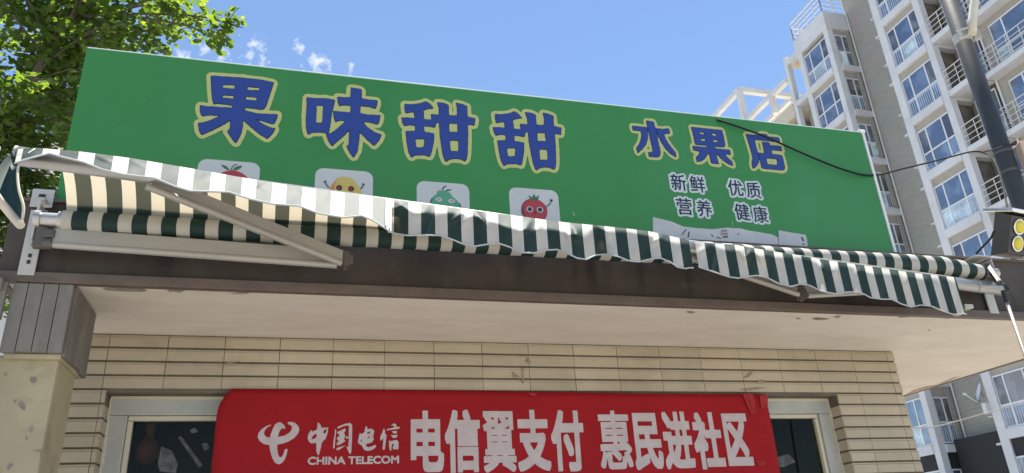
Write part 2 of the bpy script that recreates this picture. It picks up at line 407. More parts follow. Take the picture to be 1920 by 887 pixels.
class MB:
    """collects shapes of one part into one mesh"""

    def __init__(self):
        self.bm = bmesh.new(); self.uv = None

    def box(self, a, b, bevel=0.0, mi=0):
        a, b = Vector(a), Vector(b)
        lo = Vector([min(a[i], b[i]) for i in range(3)]); hi = Vector([max(a[i], b[i]) for i in range(3)])
        r = bmesh.ops.create_cube(self.bm, size=1.0, matrix=Matrix.Translation((lo + hi) / 2) @ Matrix.Diagonal((*(hi - lo), 1)))
        return self._fin(r['verts'], bevel, mi)

    def _fin(self, verts, bevel, mi):
        fs = list({f for v in verts for f in v.link_faces})
        for f in fs: f.material_index = mi
        if bevel:
            es = list({e for v in verts for e in v.link_edges})
            r = bmesh.ops.bevel(self.bm, geom=es, offset=bevel, segments=2, affect='EDGES', profile=0.6)
            for f in r['faces']: f.material_index = mi
        return self

    def obox(self, c, ax, ay, az, sx, sy, sz, bevel=0.0, mi=0):
        """box with its own axes"""
        m = Matrix(((ax[0], ay[0], az[0], c[0]), (ax[1], ay[1], az[1], c[1]), (ax[2], ay[2], az[2], c[2]), (0, 0, 0, 1)))
        r = bmesh.ops.create_cube(self.bm, size=1.0, matrix=m @ Matrix.Diagonal((sx, sy, sz, 1)))
        return self._fin(r['verts'], bevel, mi)

    def beam(self, p, q, w, h, up=(0, 0, 1), bevel=0.0, mi=0):
        p, q = Vector(p), Vector(q); ax = (q - p).normalized(); up = Vector(up)
        ay = up.cross(ax).normalized(); az = ax.cross(ay)
        return self.obox((p + q) / 2, ax, ay, az, (q - p).length, w, h, bevel, mi)

    def cyl(self, p, q, r1, r2=None, n=16, mi=0, cap=True):
        p, q = Vector(p), Vector(q); d = q - p
        rot = d.to_track_quat('Z', 'Y').to_matrix().to_4x4()
        r = bmesh.ops.create_cone(self.bm, cap_ends=cap, segments=n, radius1=r1, radius2=r1 if r2 is None else r2, depth=d.length,
                                  matrix=Matrix.Translation((p + q) / 2) @ rot)
        for f in {f for v in r['verts'] for f in v.link_faces}: f.material_index = mi
        return self

    def tube(self, pts, rad, n=8, mi=0, cap=True):
        pts = [Vector(p) for p in pts]; rings = []
        nrm = None
        for i, p in enumerate(pts):
            t = (pts[min(i + 1, len(pts) - 1)] - pts[max(i - 1, 0)]).normalized()
            if nrm is None:
                nrm = t.orthogonal().normalized()
            nrm = (nrm - t * nrm.dot(t)).normalized(); bn = t.cross(nrm)
            r = rad(i / (len(pts) - 1)) if callable(rad) else rad
            rings.append([self.bm.verts.new(p + (nrm * math.cos(2 * math.pi * k / n) + bn * math.sin(2 * math.pi * k / n)) * r) for k in range(n)])
        for a, b in zip(rings, rings[1:]):
            for k in range(n):
                f = self.bm.faces.new((a[k], a[(k + 1) % n], b[(k + 1) % n], b[k])); f.material_index = mi; f.smooth = True
        if cap:
            for ring in (rings[0][::-1], rings[-1]):
                f = self.bm.faces.new(ring); f.material_index = mi
        return self

    def poly(self, pts, mi=0):
        f = self.bm.faces.new([self.bm.verts.new(p) for p in pts]); f.material_index = mi
        return self

    def prism(self, pts, ext, mi=0):
        """extrude a polygon by vector ext"""
        ext = Vector(ext)
        a = [self.bm.verts.new(p) for p in pts]; b = [self.bm.verts.new(Vector(p) + ext) for p in pts]
        n = len(a); fs = [self.bm.faces.new(a[::-1]), self.bm.faces.new(b)]
        for k in range(n): fs.append(self.bm.faces.new((a[k], a[(k + 1) % n], b[(k + 1) % n], b[k])))
        for f in fs: f.material_index = mi
        return self

    def lathe(self, base, prof, axis=(0, 0, 1), n=20, mi=0):
        ax = Vector(axis).normalized(); u = ax.orthogonal().normalized(); v = ax.cross(u); base = Vector(base); rings = []
        for r, h in prof:
            rings.append([self.bm.verts.new(base + ax * h + (u * math.cos(2 * math.pi * k / n) + v * math.sin(2 * math.pi * k / n)) * max(r, 1e-4)) for k in range(n)])
        for a, b in zip(rings, rings[1:]):
            for k in range(n):
                f = self.bm.faces.new((a[k], a[(k + 1) % n], b[(k + 1) % n], b[k])); f.material_index = mi; f.smooth = True
        for ring in (rings[0][::-1], rings[-1]):
            f = self.bm.faces.new(ring); f.material_index = mi
        return self

    def grid(self, fn, nu, nv, uvfn=None, mi=0):
        """sheet fn(u,v); uvfn gives texture coordinates"""
        if uvfn and self.uv is None: self.uv = self.bm.loops.layers.uv.new('UVMap')
        vs = [[self.bm.verts.new(fn(i / nu, j / nv)) for j in range(nv + 1)] for i in range(nu + 1)]
        for i in range(nu):
            for j in range(nv):
                f = self.bm.faces.new((vs[i][j], vs[i + 1][j], vs[i + 1][j + 1], vs[i][j + 1])); f.smooth = True; f.material_index = mi
                if uvfn:
                    for lp, (a, b) in zip(f.loops, ((i, j), (i + 1, j), (i + 1, j + 1), (i, j + 1))):
                        lp[self.uv].uv = uvfn(a / nu, b / nv)
        return self

    def build(self, name, material, parent=None, smooth=False, recalc=True):
        if recalc: bmesh.ops.recalc_face_normals(self.bm, faces=self.bm.faces)
        me = bpy.data.meshes.new(name); self.bm.to_mesh(me); self.bm.free()
        return link(name, me, material, parent, smooth)


def interp(pts, x):
    if x <= pts[0][0]: return pts[0][1]
    for (x0, y0), (x1, y1) in zip(pts, pts[1:]):
        if x <= x1: return y0 + (y1 - y0) * (x - x0) / (x1 - x0)
    return pts[-1][1]


def catmull(P, n=8):
    P = [Vector(p) for p in P]; out = []
    for i in range(len(P) - 1):
        p0, p1, p2, p3 = P[max(i - 1, 0)], P[i], P[i + 1], P[min(i + 2, len(P) - 1)]
        for k in range(n):
            t = k / n
            out.append(0.5 * ((2 * p1) + (p2 - p0) * t + (2 * p0 - 5 * p1 + 4 * p2 - p3) * t * t + (3 * p1 - p0 - 3 * p2 + p3) * t ** 3))
    out.append(P[-1]); return out


# ------------------------------------------------------------------ flat lettering: raster union -> contour -> filled mesh
def pip(poly, X, Y):
    inside = np.zeros(X.shape, bool); n = len(poly)
    for i in range(n):
        (x0, y0), (x1, y1) = poly[i], poly[(i + 1) % n]
        if y0 == y1: continue
        c = ((y0 <= Y) != (y1 <= Y)) & (X < (x1 - x0) * (Y - y0) / (y1 - y0) + x0)
        inside ^= c
    return inside


def raster(polys, holes, cell, pad):
    pts = np.array([p for q in polys for p in q]); lo = pts.min(0) - pad; hi = pts.max(0) + pad
    nx, ny = [int(math.ceil(v)) + 1 for v in (hi - lo) / cell]
    X, Y = np.meshgrid(lo[0] + cell * np.arange(nx), lo[1] + cell * np.arange(ny), indexing='ij')
    A = np.zeros((nx, ny), bool)
    for q in polys:
        q = np.array(q); i0, j0 = ((q.min(0) - lo) / cell).astype(int); i1, j1 = ((q.max(0) - lo) / cell).astype(int) + 2
        A[i0:i1, j0:j1] |= pip(q, X[i0:i1, j0:j1], Y[i0:i1, j0:j1])
    for q in holes: A &= ~pip(np.array(q), X, Y)
    return A, lo


def shift(A, i, j):
    B = np.zeros_like(A); nx, ny = A.shape
    B[max(i, 0):nx + min(i, 0), max(j, 0):ny + min(j, 0)] = A[max(-i, 0):nx + min(-i, 0), max(-j, 0):ny + min(-j, 0)]
    return B


def dilate(A, r, square=False):
    if r < 0.5: return A
    if square:
        R = int(round(r)); B = A.copy()
        for i in range(1, R + 1): B |= shift(A, i, 0) | shift(A, -i, 0)
        C = B.copy()
        for j in range(1, R + 1): C |= shift(B, 0, j) | shift(B, 0, -j)
        return C
    R = int(math.ceil(r)); B = A.copy()
    for i in range(-R, R + 1):
        h = r * r - i * i
        if h < 0: continue
        h = int(math.sqrt(h))
        for j in {h, -h, h // 2, -(h // 2), 0}: B |= shift(A, i, j)
    return B


def contours(A, lo, cell, passes=2):
    F = A.astype(float)
    for _ in range(passes):
        F = (F + 0.5 * (shift(F, 1, 0) + shift(F, -1, 0) + shift(F, 0, 1) + shift(F, 0, -1)) + 0.25 * (shift(F, 1, 1) + shift(F, -1, -1) + shift(F, 1, -1) + shift(F, -1, 1))) / 4
    nx, ny = F.shape; G = F > 0.5; nxt = {}

    def ed(i, j, d):          # crossing on edge from (i,j) along d (0: x, 1: y)
        return (i, j, d)
    code = G[:-1, :-1] * 1 + G[1:, :-1] * 2 + G[1:, 1:] * 4 + G[:-1, 1:] * 8
    for i, j in zip(*np.nonzero((code > 0) & (code < 15))):
        c = code[i, j]; b, r, t, l = ed(i, j, 0), ed(i + 1, j, 1), ed(i, j + 1, 0), ed(i, j, 1)
        S = {1: [(b, l)], 2: [(r, b)], 3: [(r, l)], 4: [(t, r)], 5: [(b, r), (t, l)], 6: [(t, b)], 7: [(t, l)], 8: [(l, t)], 9: [(b, t)],
             10: [(l, b), (r, t)], 11: [(r, t)], 12: [(l, r)], 13: [(b, r)], 14: [(l, b)]}[int(c)]
        for a, e in S: nxt[a] = e
    loops = []

    def pos(e):
        i, j, d = e; a = F[i, j]; b = F[i + 1, j] if d == 0 else F[i, j + 1]
        t = (0.5 - a) / (b - a) if b != a else 0.5
        return (lo[0] + cell * (i + (t if d == 0 else 0)), lo[1] + cell * (j + (t if d == 1 else 0)))
    while nxt:
        s = next(iter(nxt)); cur = s; L = []
        while cur in nxt:
            L.append(pos(cur)); cur = nxt.pop(cur)
        if len(L) > 6: loops.append(np.array(L))
    return loops


def rdp(P, eps):
    n = len(P); keep = np.zeros(n, bool); keep[0] = keep[n // 2] = True
    st = [(0, n // 2), (n // 2, n)]
    while st:
        a, b = st.pop()
        if b - a < 2: continue
        p, q = P[a], P[b % n]; d = q - p; L = math.hypot(*d) or 1e-9
        s = P[a + 1:b] - p; h = abs(s[:, 0] * d[1] - s[:, 1] * d[0]) / L
        k = int(h.argmax())
        if h[k] > eps:
            k += a + 1; keep[k] = True; st += [(a, k), (k, b)]
    return P[keep]


def fill_mesh(loops, cell):
    """filled flat mesh (XY) of contour loops, holes by the even-odd rule; returns verts, faces. Tried again with other point
    reductions when the filler loses a piece"""
    def area(P):
        return 0.5 * float(np.sum(P[:, 0] * np.roll(P[:, 1], -1) - P[:, 1] * np.roll(P[:, 0], -1)))
    want = abs(sum(area(L) for L in loops)); best = None
    for eps in (0.22, 0.12, 0.3, 0.06, 0.4, 0.02, 0.5):
        cu = bpy.data.curves.new('fill', 'CURVE'); cu.dimensions = '2D'; cu.fill_mode = 'BOTH'
        for L in loops:
            P = rdp(L + NR.normal(0, cell * 0.02, L.shape), cell * eps)
            if len(P) < 3: continue
            s = cu.splines.new('POLY'); s.points.add(len(P) - 1); s.use_cyclic_u = True
            for k, p in enumerate(P): s.points[k].co = (p[0], p[1], 0, 1)
        o = bpy.data.objects.new('fill', cu); COL.objects.link(o)
        me = bpy.data.meshes.new_from_object(o.evaluated_get(bpy.context.evaluated_depsgraph_get()))
        V = [tuple(v.co) for v in me.vertices]; Fc = [tuple(p.vertices) for p in me.polygons]; got = sum(p.area for p in me.polygons)
        bpy.data.objects.remove(o); bpy.data.curves.remove(cu); bpy.data.meshes.remove(me)
        if best is None or abs(got - want) < best[0]: best = (abs(got - want), V, Fc)
        if best[0] < 0.015 * want: break
    return best[1], best[2]


class Print:
    """printed layers on a wall-parallel plane (X, z): every layer one mesh of flat ink slightly in front of the last"""

    def __init__(self): self.V = []; self.F = []; self.MI = []

    def add(self, polys, holes, y, mi, cell=0.002, grow=0.0, warp=None, passes=2, square=False):
        A, lo = raster(polys, holes, cell, grow + cell * 6)
        A = dilate(A, grow / cell, square)
        V, Fc = fill_mesh(contours(A, lo, cell, passes), cell)
        k = len(self.V)
        self.V += [(x, y + (warp(x, z) if warp else 0), z) for x, z, _ in V]
        self.F += [tuple(i + k for i in f) for f in Fc]; self.MI += [mi] * len(Fc)

    def flat(self, poly, y, mi):
        k = len(self.V); self.V += [(p[0], y, p[1]) for p in poly]; self.F.append(tuple(range(k, k + len(poly)))); self.MI.append(mi)

    def build(self, name, mats, parent):
        me = bpy.data.meshes.new(name); me.from_pydata(self.V, [], self.F); me.validate()
        o = link(name, me, mats, parent)
        for p, mi in zip(me.polygons, self.MI): p.material_index = mi
        # every face must look towards -y
        bm = bmesh.new(); bm.from_mesh(me)
        for f in bm.faces:
            if f.normal.y > 0: f.normal_flip()
        bm.to_mesh(me); bm.free()
        return o


def font_polys(ch):
    cu = bpy.data.curves.new('glyph', 'FONT'); cu.body = ch; cu.size = 1.0; cu.resolution_u = 6
    o = bpy.data.objects.new('glyph', cu); COL.objects.link(o)
    dg = bpy.context.evaluated_depsgraph_get()
    me = bpy.data.meshes.new_from_object(o.evaluated_get(dg))
    T = [[tuple(me.vertices[i].co[:2]) for i in p.vertices] for p in me.polygons]
    bpy.data.objects.remove(o); bpy.data.curves.remove(cu); bpy.data.meshes.remove(me)
    return T


def fit(polys, x0, x1, z0, z1, shrink=0.0):
    P = np.array([p for q in polys for p in q]); lo, hi = P.min(0), P.max(0)
    sx = (x1 - x0 - 2 * shrink) / (hi[0] - lo[0]); sz = (z1 - z0 - 2 * shrink) / (hi[1] - lo[1])
    return [[(x0 + shrink + (p[0] - lo[0]) * sx, z0 + shrink + (p[1] - lo[1]) * sz) for p in q] for q in polys]


# ------------------------------------------------------------------ measured planes of the shop
YF, YW, YS = 2.946, 3.588, 2.976        # fascia front, tiled wall front, sign front
ZS, ZFT = 2.65, 2.98                    # soffit height, fascia top
XL, XR = -1.06, 4.40                    # fascia ends
WL, WR = -1.06, 3.306                   # tiled wall ends

# ------------------------------------------------------------------ ground
g = MB(); g.box((-1500, -1500, -0.3), (1500, 1500, 0.0)); g = g.build('ground', M['ground'])
tag(g, kind='structure')

# ------------------------------------------------------------------ the kiosk
kiosk = empty('fruit_kiosk', (1.1, 4.6, 0), 'low cream tiled kiosk with brown steel canopy edge under the green sign', 'kiosk')
OX0, OX1, OZ0, OZ1 = -0.782, 2.868, 1.02, 2.392     # window opening
w = MB()
w.box((WL, YW + 0.012, 0), (OX0, YW + 0.25, ZS)).box((OX1, YW + 0.012, 0), (WR, YW + 0.25, ZS))
w.box((OX0, YW + 0.012, OZ1), (OX1, YW + 0.25, ZS)).box((OX0, YW + 0.012, 0), (OX1, YW + 0.25, OZ0))
w.box((WR - 0.25, YW + 0.25, 0), (WR - 0.003, 6.6, ZS)).box((WL, YW + 0.25, 0), (WL + 0.2, 6.6, ZS)).box((WL, 6.6, 0), (WR, 6.8, ZS))
w.build('wall_core', M['grout'], kiosk)
t = MB()
PITCH, TW = 0.0612, 0.2385
JOINT0 = -0.561 - 4 * TW


def tile(x0, x1, z0, z1, y0=YW, dep=0.012):
    # body plus a set-back upper lip that draws the second thin line under every joint
    t.box((x0, y0, z0), (x1, y0 + dep, z1 - 0.0098), 0.0014)
    t.box((x0, y0 + 0.0040, z1 - 0.0088), (x1, y0 + dep, z1), 0.001)


row = 0
z1 = ZS - 0.005
while z1 > 0.1:
    z0 = z1 - PITCH + 0.0088
    if z1 < OZ1 + 0.03 and z0 < OZ1 - 0.002: spans = ((WL, OX0), (OX1, WR)) if z0 > OZ0 - 0.03 else ((WL, WR),)
    else: spans = ((WL, WR),)
    for a, b in spans:
        k = math.floor((a - JOINT0) / TW)
        while JOINT0 + k * TW < b:
            x0 = max(JOINT0 + k * TW + 0.001, a); x1 = min(JOINT0 + (k + 1) * TW - random.choice((0.0006, 0.001, 0.0016)), b)
            if x1 - x0 > 0.012:
                d = random.uniform(-0.0007, 0.0007)
                tile(x0, x1, z0, z1, YW + d, 0.012 - d)
            k += 1
    if z1 < OZ1 + 0.002 and z0 > OZ0:
        # reveal tiles on both jambs of the window
        for xa, xb in ((OX0 - 0.001, OX0 + 0.004), (OX1 - 0.004, OX1 + 0.001)):
            t.box((xa, YW + 0.004, z0), (xb, YW + 0.085, z1 - 0.002), 0.0008)
    # tiles on the side wall turned round the corner
    yy = YW + 0.013
    while yy < 6.5:
        t.box((WR - 0.003, yy, z0), (WR + 0.009, min(yy + TW - 0.003, 6.5), z1 - 0.002)); yy += TW
    z1 -= PITCH; row += 1
t.build('wall_tiles', M['tile'], kiosk)

roof = MB(); roof.box((XL + 0.02, YF + 0.03, ZS), (XR - 0.02, 6.95, ZFT - 0.05)).build('canopy_soffit', M['plaster'], kiosk)
rf = MB(); rf.box((XL + 0.02, YF + 0.05, ZFT - 0.048), (XR - 0.02, 6.95, ZFT - 0.012)).build('flat_roof', M['peel'], kiosk)


def soffit_patch(pxs):
    return [at(x, y, 'z', ZS - 0.003) for x, y in pxs]


for pxs in ([(192, 541), (215, 540), (240, 539), (268, 541), (276, 546), (262, 548), (235, 547), (218, 546), (200, 545)],
            [(313, 545), (326, 543), (340, 542), (350, 544), (338, 549), (326, 547), (318, 548)],
            [(660, 551), (672, 550), (690, 551), (705, 552), (690, 554), (676, 555), (664, 556), (668, 553)],
            [(1522, 597), (1535, 596), (1548, 597), (1556, 598), (1545, 600), (1530, 600)],
            [(1563, 595), (1572, 592), (1578, 593), (1570, 597)],
            [(1680, 592), (1694, 590), (1712, 591), (1716, 592.5), (1702, 595), (1688, 596)],
            [(1286, 585), (1296, 584), (1305, 586), (1295, 588)],
            [(1493, 596), (1502, 597), (1500, 598.4), (1494, 598)],
            [(1741, 618), (1744, 618), (1744, 620), (1741, 620)]):
    MB().poly(soffit_patch(pxs)).build('peeled_patch', M['peel'], kiosk)
for pxs in ([(1765, 597), (1785, 592), (1806, 589), (1795, 594), (1778, 598)], [(1668, 590), (1673, 588), (1674, 590), (1670, 591)],
            [(1698, 742), (1712, 733), (1735, 726), (1757, 722), (1735, 731), (1715, 738)], [(1757, 722), (1790, 708), (1800, 705), (1780, 714)],
            [(430, 552), (450, 549), (470, 550), (460, 552)]):
    MB().poly(soffit_patch(pxs)).build('rust_stain', M['stain'], kiosk)

fa = MB()
fa.box((XL, YF + 0.012, ZS + 0.034), (XR, YF + 0.024, ZFT - 0.01), 0)
fa.box((XL, YF + 0.024, ZS + 0.03), (XL + 0.01, 6.95, ZFT - 0.01), 0)
fa.box((XR - 0.012, YF + 0.024, ZS + 0.03), (XR, 6.95, ZFT - 0.01), 0)
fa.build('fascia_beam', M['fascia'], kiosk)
fl = MB()
fl.box((XL - 0.004, YF - 0.004, ZS - 0.004), (XR + 0.004, YF + 0.031, ZS + 0.036), 0.004)
fl.box((XL - 0.004, YF - 0.004, ZFT - 0.012), (XR + 0.004, YF + 0.06, ZFT), 0.003)
fl.box((XR - 0.032, YF + 0.032, ZS - 0.004), (XR + 0.004, 6.95, ZS + 0.034), 0.004)
fl.box((XL - 0.004, YF + 0.032, ZS - 0.004), (XL + 0.03, 6.95, ZS + 0.034), 0.004)
fl.build('fascia_flange', M['fascia_lip'], kiosk)

M['scrap'] = mat('old_tape_scrap', (0.22, 0.155, 0.10), 0.5, color2=(0.30, 0.24, 0.16), nscale=30)
for pxs in ([(985, 674), (991, 669), (996, 683), (985, 679)], [(960, 696), (966, 700), (975, 706), (962, 709)], [(425, 679), (436, 677), (440, 681), (428, 683)], [(444, 677), (449, 676), (450, 679), (445, 680)],
            [(1395, 706), (1408, 696), (1412, 699), (1404, 707), (1397, 709)], [(1420, 714), (1432, 711), (1434, 716), (1424, 718)], [(1388, 729), (1420, 726), (1440, 727), (1418, 730), (1398, 732)], [(978, 690), (983, 690), (982, 720), (979, 718)]):
    MB().poly([at(x, y, 'y', YW - 0.0025) for x, y in pxs]).build('tape_scrap', M['scrap'], kiosk)
# window: white frame, cream bead, dark room behind the pane
win = MB()
fy0, fy1 = YW + 0.085, YW + 0.15
fw = 0.082
win.box((OX0 + 0.004, fy0, OZ1 - fw), (OX1 - 0.004, fy1, OZ1 - 0.004), 0.004)
win.box((OX0 + 0.004, fy0, OZ0), (OX0 + fw, fy1, OZ1 - fw - 0.001), 0.004).box((OX1 - fw, fy0, OZ0), (OX1 - 0.004, fy1, OZ1 - fw - 0.001), 0.004)
win.box((OX0 + fw + 0.001, fy0, OZ0), (OX1 - fw - 0.001, fy1, OZ0 + fw), 0.004)
window = win.build('window', M['win_frame'], kiosk)
be = MB()
bz = OZ1 - fw - 0.002
for xa, xb in ((OX0 + fw + 0.002, OX0 + fw + 0.022), (OX1 - fw - 0.022, OX1 - fw - 0.002)):
    be.box((xa, fy0 + 0.012, OZ0 + fw), (xb, fy1 - 0.01, bz - 0.022), 0.002)
be.box((OX0 + fw + 0.002, fy0 + 0.012, bz - 0.020), (OX1 - fw - 0.002, fy1 - 0.01, bz), 0.002)
be.box((1.2, fy0 + 0.012, OZ0 + fw), (1.25, fy1 - 0.01, bz - 0.022), 0.002)
be.build('bead', M['win_bead'], window)
pn = MB(); pn.box((OX0 + fw, fy0 + 0.032, OZ0 + fw), (OX1 - fw, fy0 + 0.037, bz)); pn.build('pane', M['glass'], window)
rm = MB()
rm.box((OX0 - 0.02, YW + 1.6, 0.6), (OX1 + 0.02, YW + 1.62, ZS - 0.03)).box((OX0 - 0.02, YW + 0.26, ZS - 0.04), (OX1 + 0.02, YW + 1.6, ZS - 0.03))
rm.box((OX0 - 0.03, YW + 0.26, 0.6), (OX0 - 0.02, YW + 1.6, ZS - 0.04)).box((OX1 + 0.02, YW + 0.26, 0.6), (OX1 + 0.03, YW + 1.6, ZS - 0.04)).box((OX0, YW + 0.26, 0.58), (OX1, YW + 1.6, 0.6))
rm.build('dark_interior', M['dark_room'], kiosk)
# plaster bedding that squeezed out round the frame
bd = MB()
for x in (OX0 + 0.004, OX1 - 0.004):
    s = 1 if x < 0 else -1
    z = OZ0
    while z < OZ1 - 0.02:
        h = random.uniform(0.03, 0.07); wd = random.uniform(0.004, 0.014)
        bd.box((x, fy0 - random.uniform(0.004, 0.012), z), (x + s * wd, fy0 + 0.002, min(z + h, OZ1 - 0.005)), 0.002); z += h
bd.box((OX0 + 0.006, fy0 - 0.012, OZ1 - 0.016), (OX1 - 0.006, fy0 + 0.002, OZ1 - 0.001), 0.003)
bd.build('bedding_strip', M['win_bead'], window)
# scraps of tape and torn sticker left on the pane
sc = MB()
yg = fy0 + 0.029
for pxs in ([(334, 820), (340, 818), (380, 872), (374, 878)], [(303, 837), (322, 845), (334, 870), (330, 887), (300, 884), (296, 868)],
            [(356, 806), (366, 802), (372, 810), (360, 813)], [(378, 832), (388, 830), (394, 840), (384, 846)], [(245, 780), (258, 780), (266, 790), (252, 788)],
            [(1450, 860), (1478, 851), (1492, 866), (1468, 876), (1452, 874)], [(1448, 842), (1458, 848), (1452, 852)]):
    MB().poly([at(x, y, 'y', yg) for x, y in pxs]).build('tape_residue', M['residue'], window)

# pillar with its grey slatted capital at the left corner
pil = MB(); pil.box((-1.075, 3.0, 0), (-0.822, 3.252, 2.392), 0.012)
pillar = pil.build('pillar', M['pillar'], kiosk)
cap = MB()
cap.box((-0.995, 2.972, 2.392), (-0.812, 3.29, ZS - 0.006))
cap.build('capital_core', M['slatejoint'], pillar)
cap = MB()
xs = [-1.0, -0.952, -0.902, -0.853, -0.805]
for a, b in zip(xs, xs[1:]):
    cap.box((a + 0.0012, 2.952, 2.392 - random.uniform(0, .004)), (b - 0.0012, 2.976, ZS - 0.006), 0.002)
ys = [2.978, 3.058, 3.14, 3.222, 3.302]
for a, b in zip(ys, ys[1:]):
    cap.box((-0.822, a + 0.002, 2.388 - random.uniform(0, .012)), (-0.799, b - 0.002, ZS - 0.006), 0.003)
cap.build('capital', M['slate'], pillar)
lp = MB(); lp.box((-0.99, 2.975, 2.372), (-0.812, 3.285, 2.391), 0.005); lp.build('capital_mortar', M['pillar'], pillar)
for pxs in ([(56, 708), (66, 706), (70, 712), (64, 719), (58, 716)], [(34, 758), (40, 752), (48, 760), (46, 770), (38, 764)], [(26, 750), (32, 748), (30, 756), (26, 755)], [(54, 806), (60, 797), (62, 806), (58, 811)],
            [(12, 876), (20, 868), (24, 871), (16, 882)], [(47, 822), (52, 818), (50, 826)], [(60, 845), (78, 843), (84, 852), (82, 858), (76, 848)], [(8, 702), (13, 698), (12, 706)], [(42, 684), (45, 683), (44, 686)]):
    MB().poly([at(x, y, 'y', 2.9975) for x, y in pxs]).build('chipped_paint', M['peel'], pillar)
dp = MB(); dp.cyl((-1.062, 2.90, 0), (-1.062, 2.90, 2.48), 0.032, n=20).cyl((-1.062, 2.90, 2.44), (-1.062, 2.90, 2.53), 0.037, n=20)
dp.build('drainpipe', M['white_metal'], kiosk, True)
dp = MB(); dp.box((-1.10, 2.925, 2.50), (-1.01, 2.95, 2.64), 0.006).box((-1.09, 2.90, 2.60), (-1.02, 2.925, 2.645), 0.006); dp.build('pipe_shoe', M['slate'], kiosk)

# gourd hanging in the window
go = empty('hanging_gourd', (-0.42, YW + 0.19, 2.28), 'brown bottle gourd hanging behind the left end of the dark window', 'gourd')
gc = at(277, 845, 'y', YW + 0.24)
gm = MB()
prof = [(0.002, 0.150), (0.008, 0.146), (0.018, 0.13), (0.026, 0.112), (0.024, 0.092), (0.017, 0.074), (0.020, 0.058), (0.036, 0.040), (0.050, 0.018), (0.056, -0.006), (0.050, -0.03), (0.034, -0.048), (0.012, -0.056), (0.002, -0.057)]
gm.lathe(gc, prof, n=24).build('body', M['gourd'], go)
gm = MB(); gm.tube([gc + Vector((0, 0, 0.148)), gc + Vector((0.004, 0, 0.20)), gc + Vector((0.0, 0, 0.30))], 0.003); gm.build('cord', M['black'], go)

# ------------------------------------------------------------------ shop sign
sign = empty('shop_sign', (0.98, 3.02, 2.98), 'long green shop sign board with blue lettering above the striped awning', 'sign')
SX0, SX1, SZ0, SZ1 = -0.930, 2.906, 2.978, 3.705
p = MB(); p.box((SX0, YS, SZ0), (SX1, YS + 0.075, SZ1), 0.003); p.build('panel', M['green'], sign)
p = MB()
p.box((SX1 + 0.001, YS - 0.006, SZ0), (SX1 + 0.016, YS + 0.078, SZ1 + 0.004), 0.004)
p.box((SX0, YS + 0.004, SZ1 + 0.001), (SX1, YS + 0.078, SZ1 + 0.007), 0.002)
p.cyl((SX1 - 0.012, YS + 0.002, SZ1 + 0.008), (SX1 + 0.022, YS + 0.002, SZ1 + 0.008), 0.011, n=12)
p.build('edge_trim', M['trim'], sign)
st = MB()
for k in range(7):
    x = SX0 + 0.25 + k * 0.55
    st.beam((x, YS + 0.08, SZ1 - 0.05), (x, YS + 0.62, ZFT - 0.012), 0.03, 0.03, (0, 1, 0))
    st.box((x - 0.015, YS + 0.076, SZ0), (x + 0.015, YS + 0.106, SZ1 - 0.01))
st.build('back_strut', M['dark_joint'], sign)


def S(pts, sc_, ox, oy, y=YS):
    out = []
    for a, b in pts:
        v = at(ox + a / sc_, oy + b / sc_, 'y', y); out.append((v.x, v.z))
    return out


GLY = []   # (polys, holes) in sign plane
s_, ox, oy = 5.911, 360, 130
GLY.append(([S([(215, 77), (560, 100), (780, 125), (905, 152), (880, 230), (850, 320), (820, 410), (795, 445), (750, 450), (720, 440), (580, 428), (580, 460), (700, 490), (800, 500), (948, 505), (940, 550), (905, 612), (850, 595), (690, 548), (770, 605), (860, 650), (922, 662), (890, 715), (835, 770), (760, 725), (680, 660), (565, 560), (560, 640), (545, 710), (488, 822), (450, 770), (395, 688), (418, 685), (440, 560), (330, 625), (220, 680), (112, 728), (85, 680), (75, 600), (140, 595), (240, 560), (325, 518), (220, 510), (145, 515), (120, 525), (95, 470), (95, 405), (160, 418), (260, 420), (380, 430), (455, 437), (457, 405), (340, 388), (265, 380), (250, 392), (232, 340), (222, 230)], s_, ox, oy)],
            [S(h, s_, ox, oy) for h in ([(340, 175), (485, 178), (480, 222), (338, 212)], [(612, 195), (753, 207), (750, 243), (610, 233)], [(335, 290), (472, 295), (468, 335), (334, 322)], [(597, 305), (733, 318), (718, 352), (595, 340)])]))
s_, ox, oy = 5.912, 560, 155
GLY.append(([S([(95, 168), (230, 180), (300, 178), (400, 198), (385, 270), (368, 320), (350, 460), (328, 575), (290, 555), (200, 553), (140, 557), (108, 582), (88, 500), (85, 380), (95, 250)], s_, ox, oy),
             S([(582, 60), (640, 68), (690, 80), (698, 100), (693, 180), (780, 195), (868, 202), (868, 240), (852, 293), (790, 272), (682, 262), (680, 345), (760, 360), (903, 367), (895, 420), (875, 467), (800, 445), (706, 437), (760, 500), (840, 555), (917, 582), (890, 640), (838, 700), (770, 640), (673, 540), (668, 640), (650, 760), (610, 830), (570, 775), (535, 705), (558, 700), (568, 520), (500, 590), (430, 650), (372, 702), (335, 650), (312, 578), (345, 578), (420, 530), (530, 430), (460, 422), (425, 428), (415, 442), (395, 390), (388, 320), (470, 328), (578, 338), (580, 255), (500, 253), (465, 255), (458, 268), (440, 220), (435, 160), (500, 168), (580, 170)], s_, ox, oy)],
            [S([(195, 255), (280, 258), (270, 440), (262, 452), (190, 450)], s_, ox, oy)]))
s_, ox, oy = 6.569, 740, 180
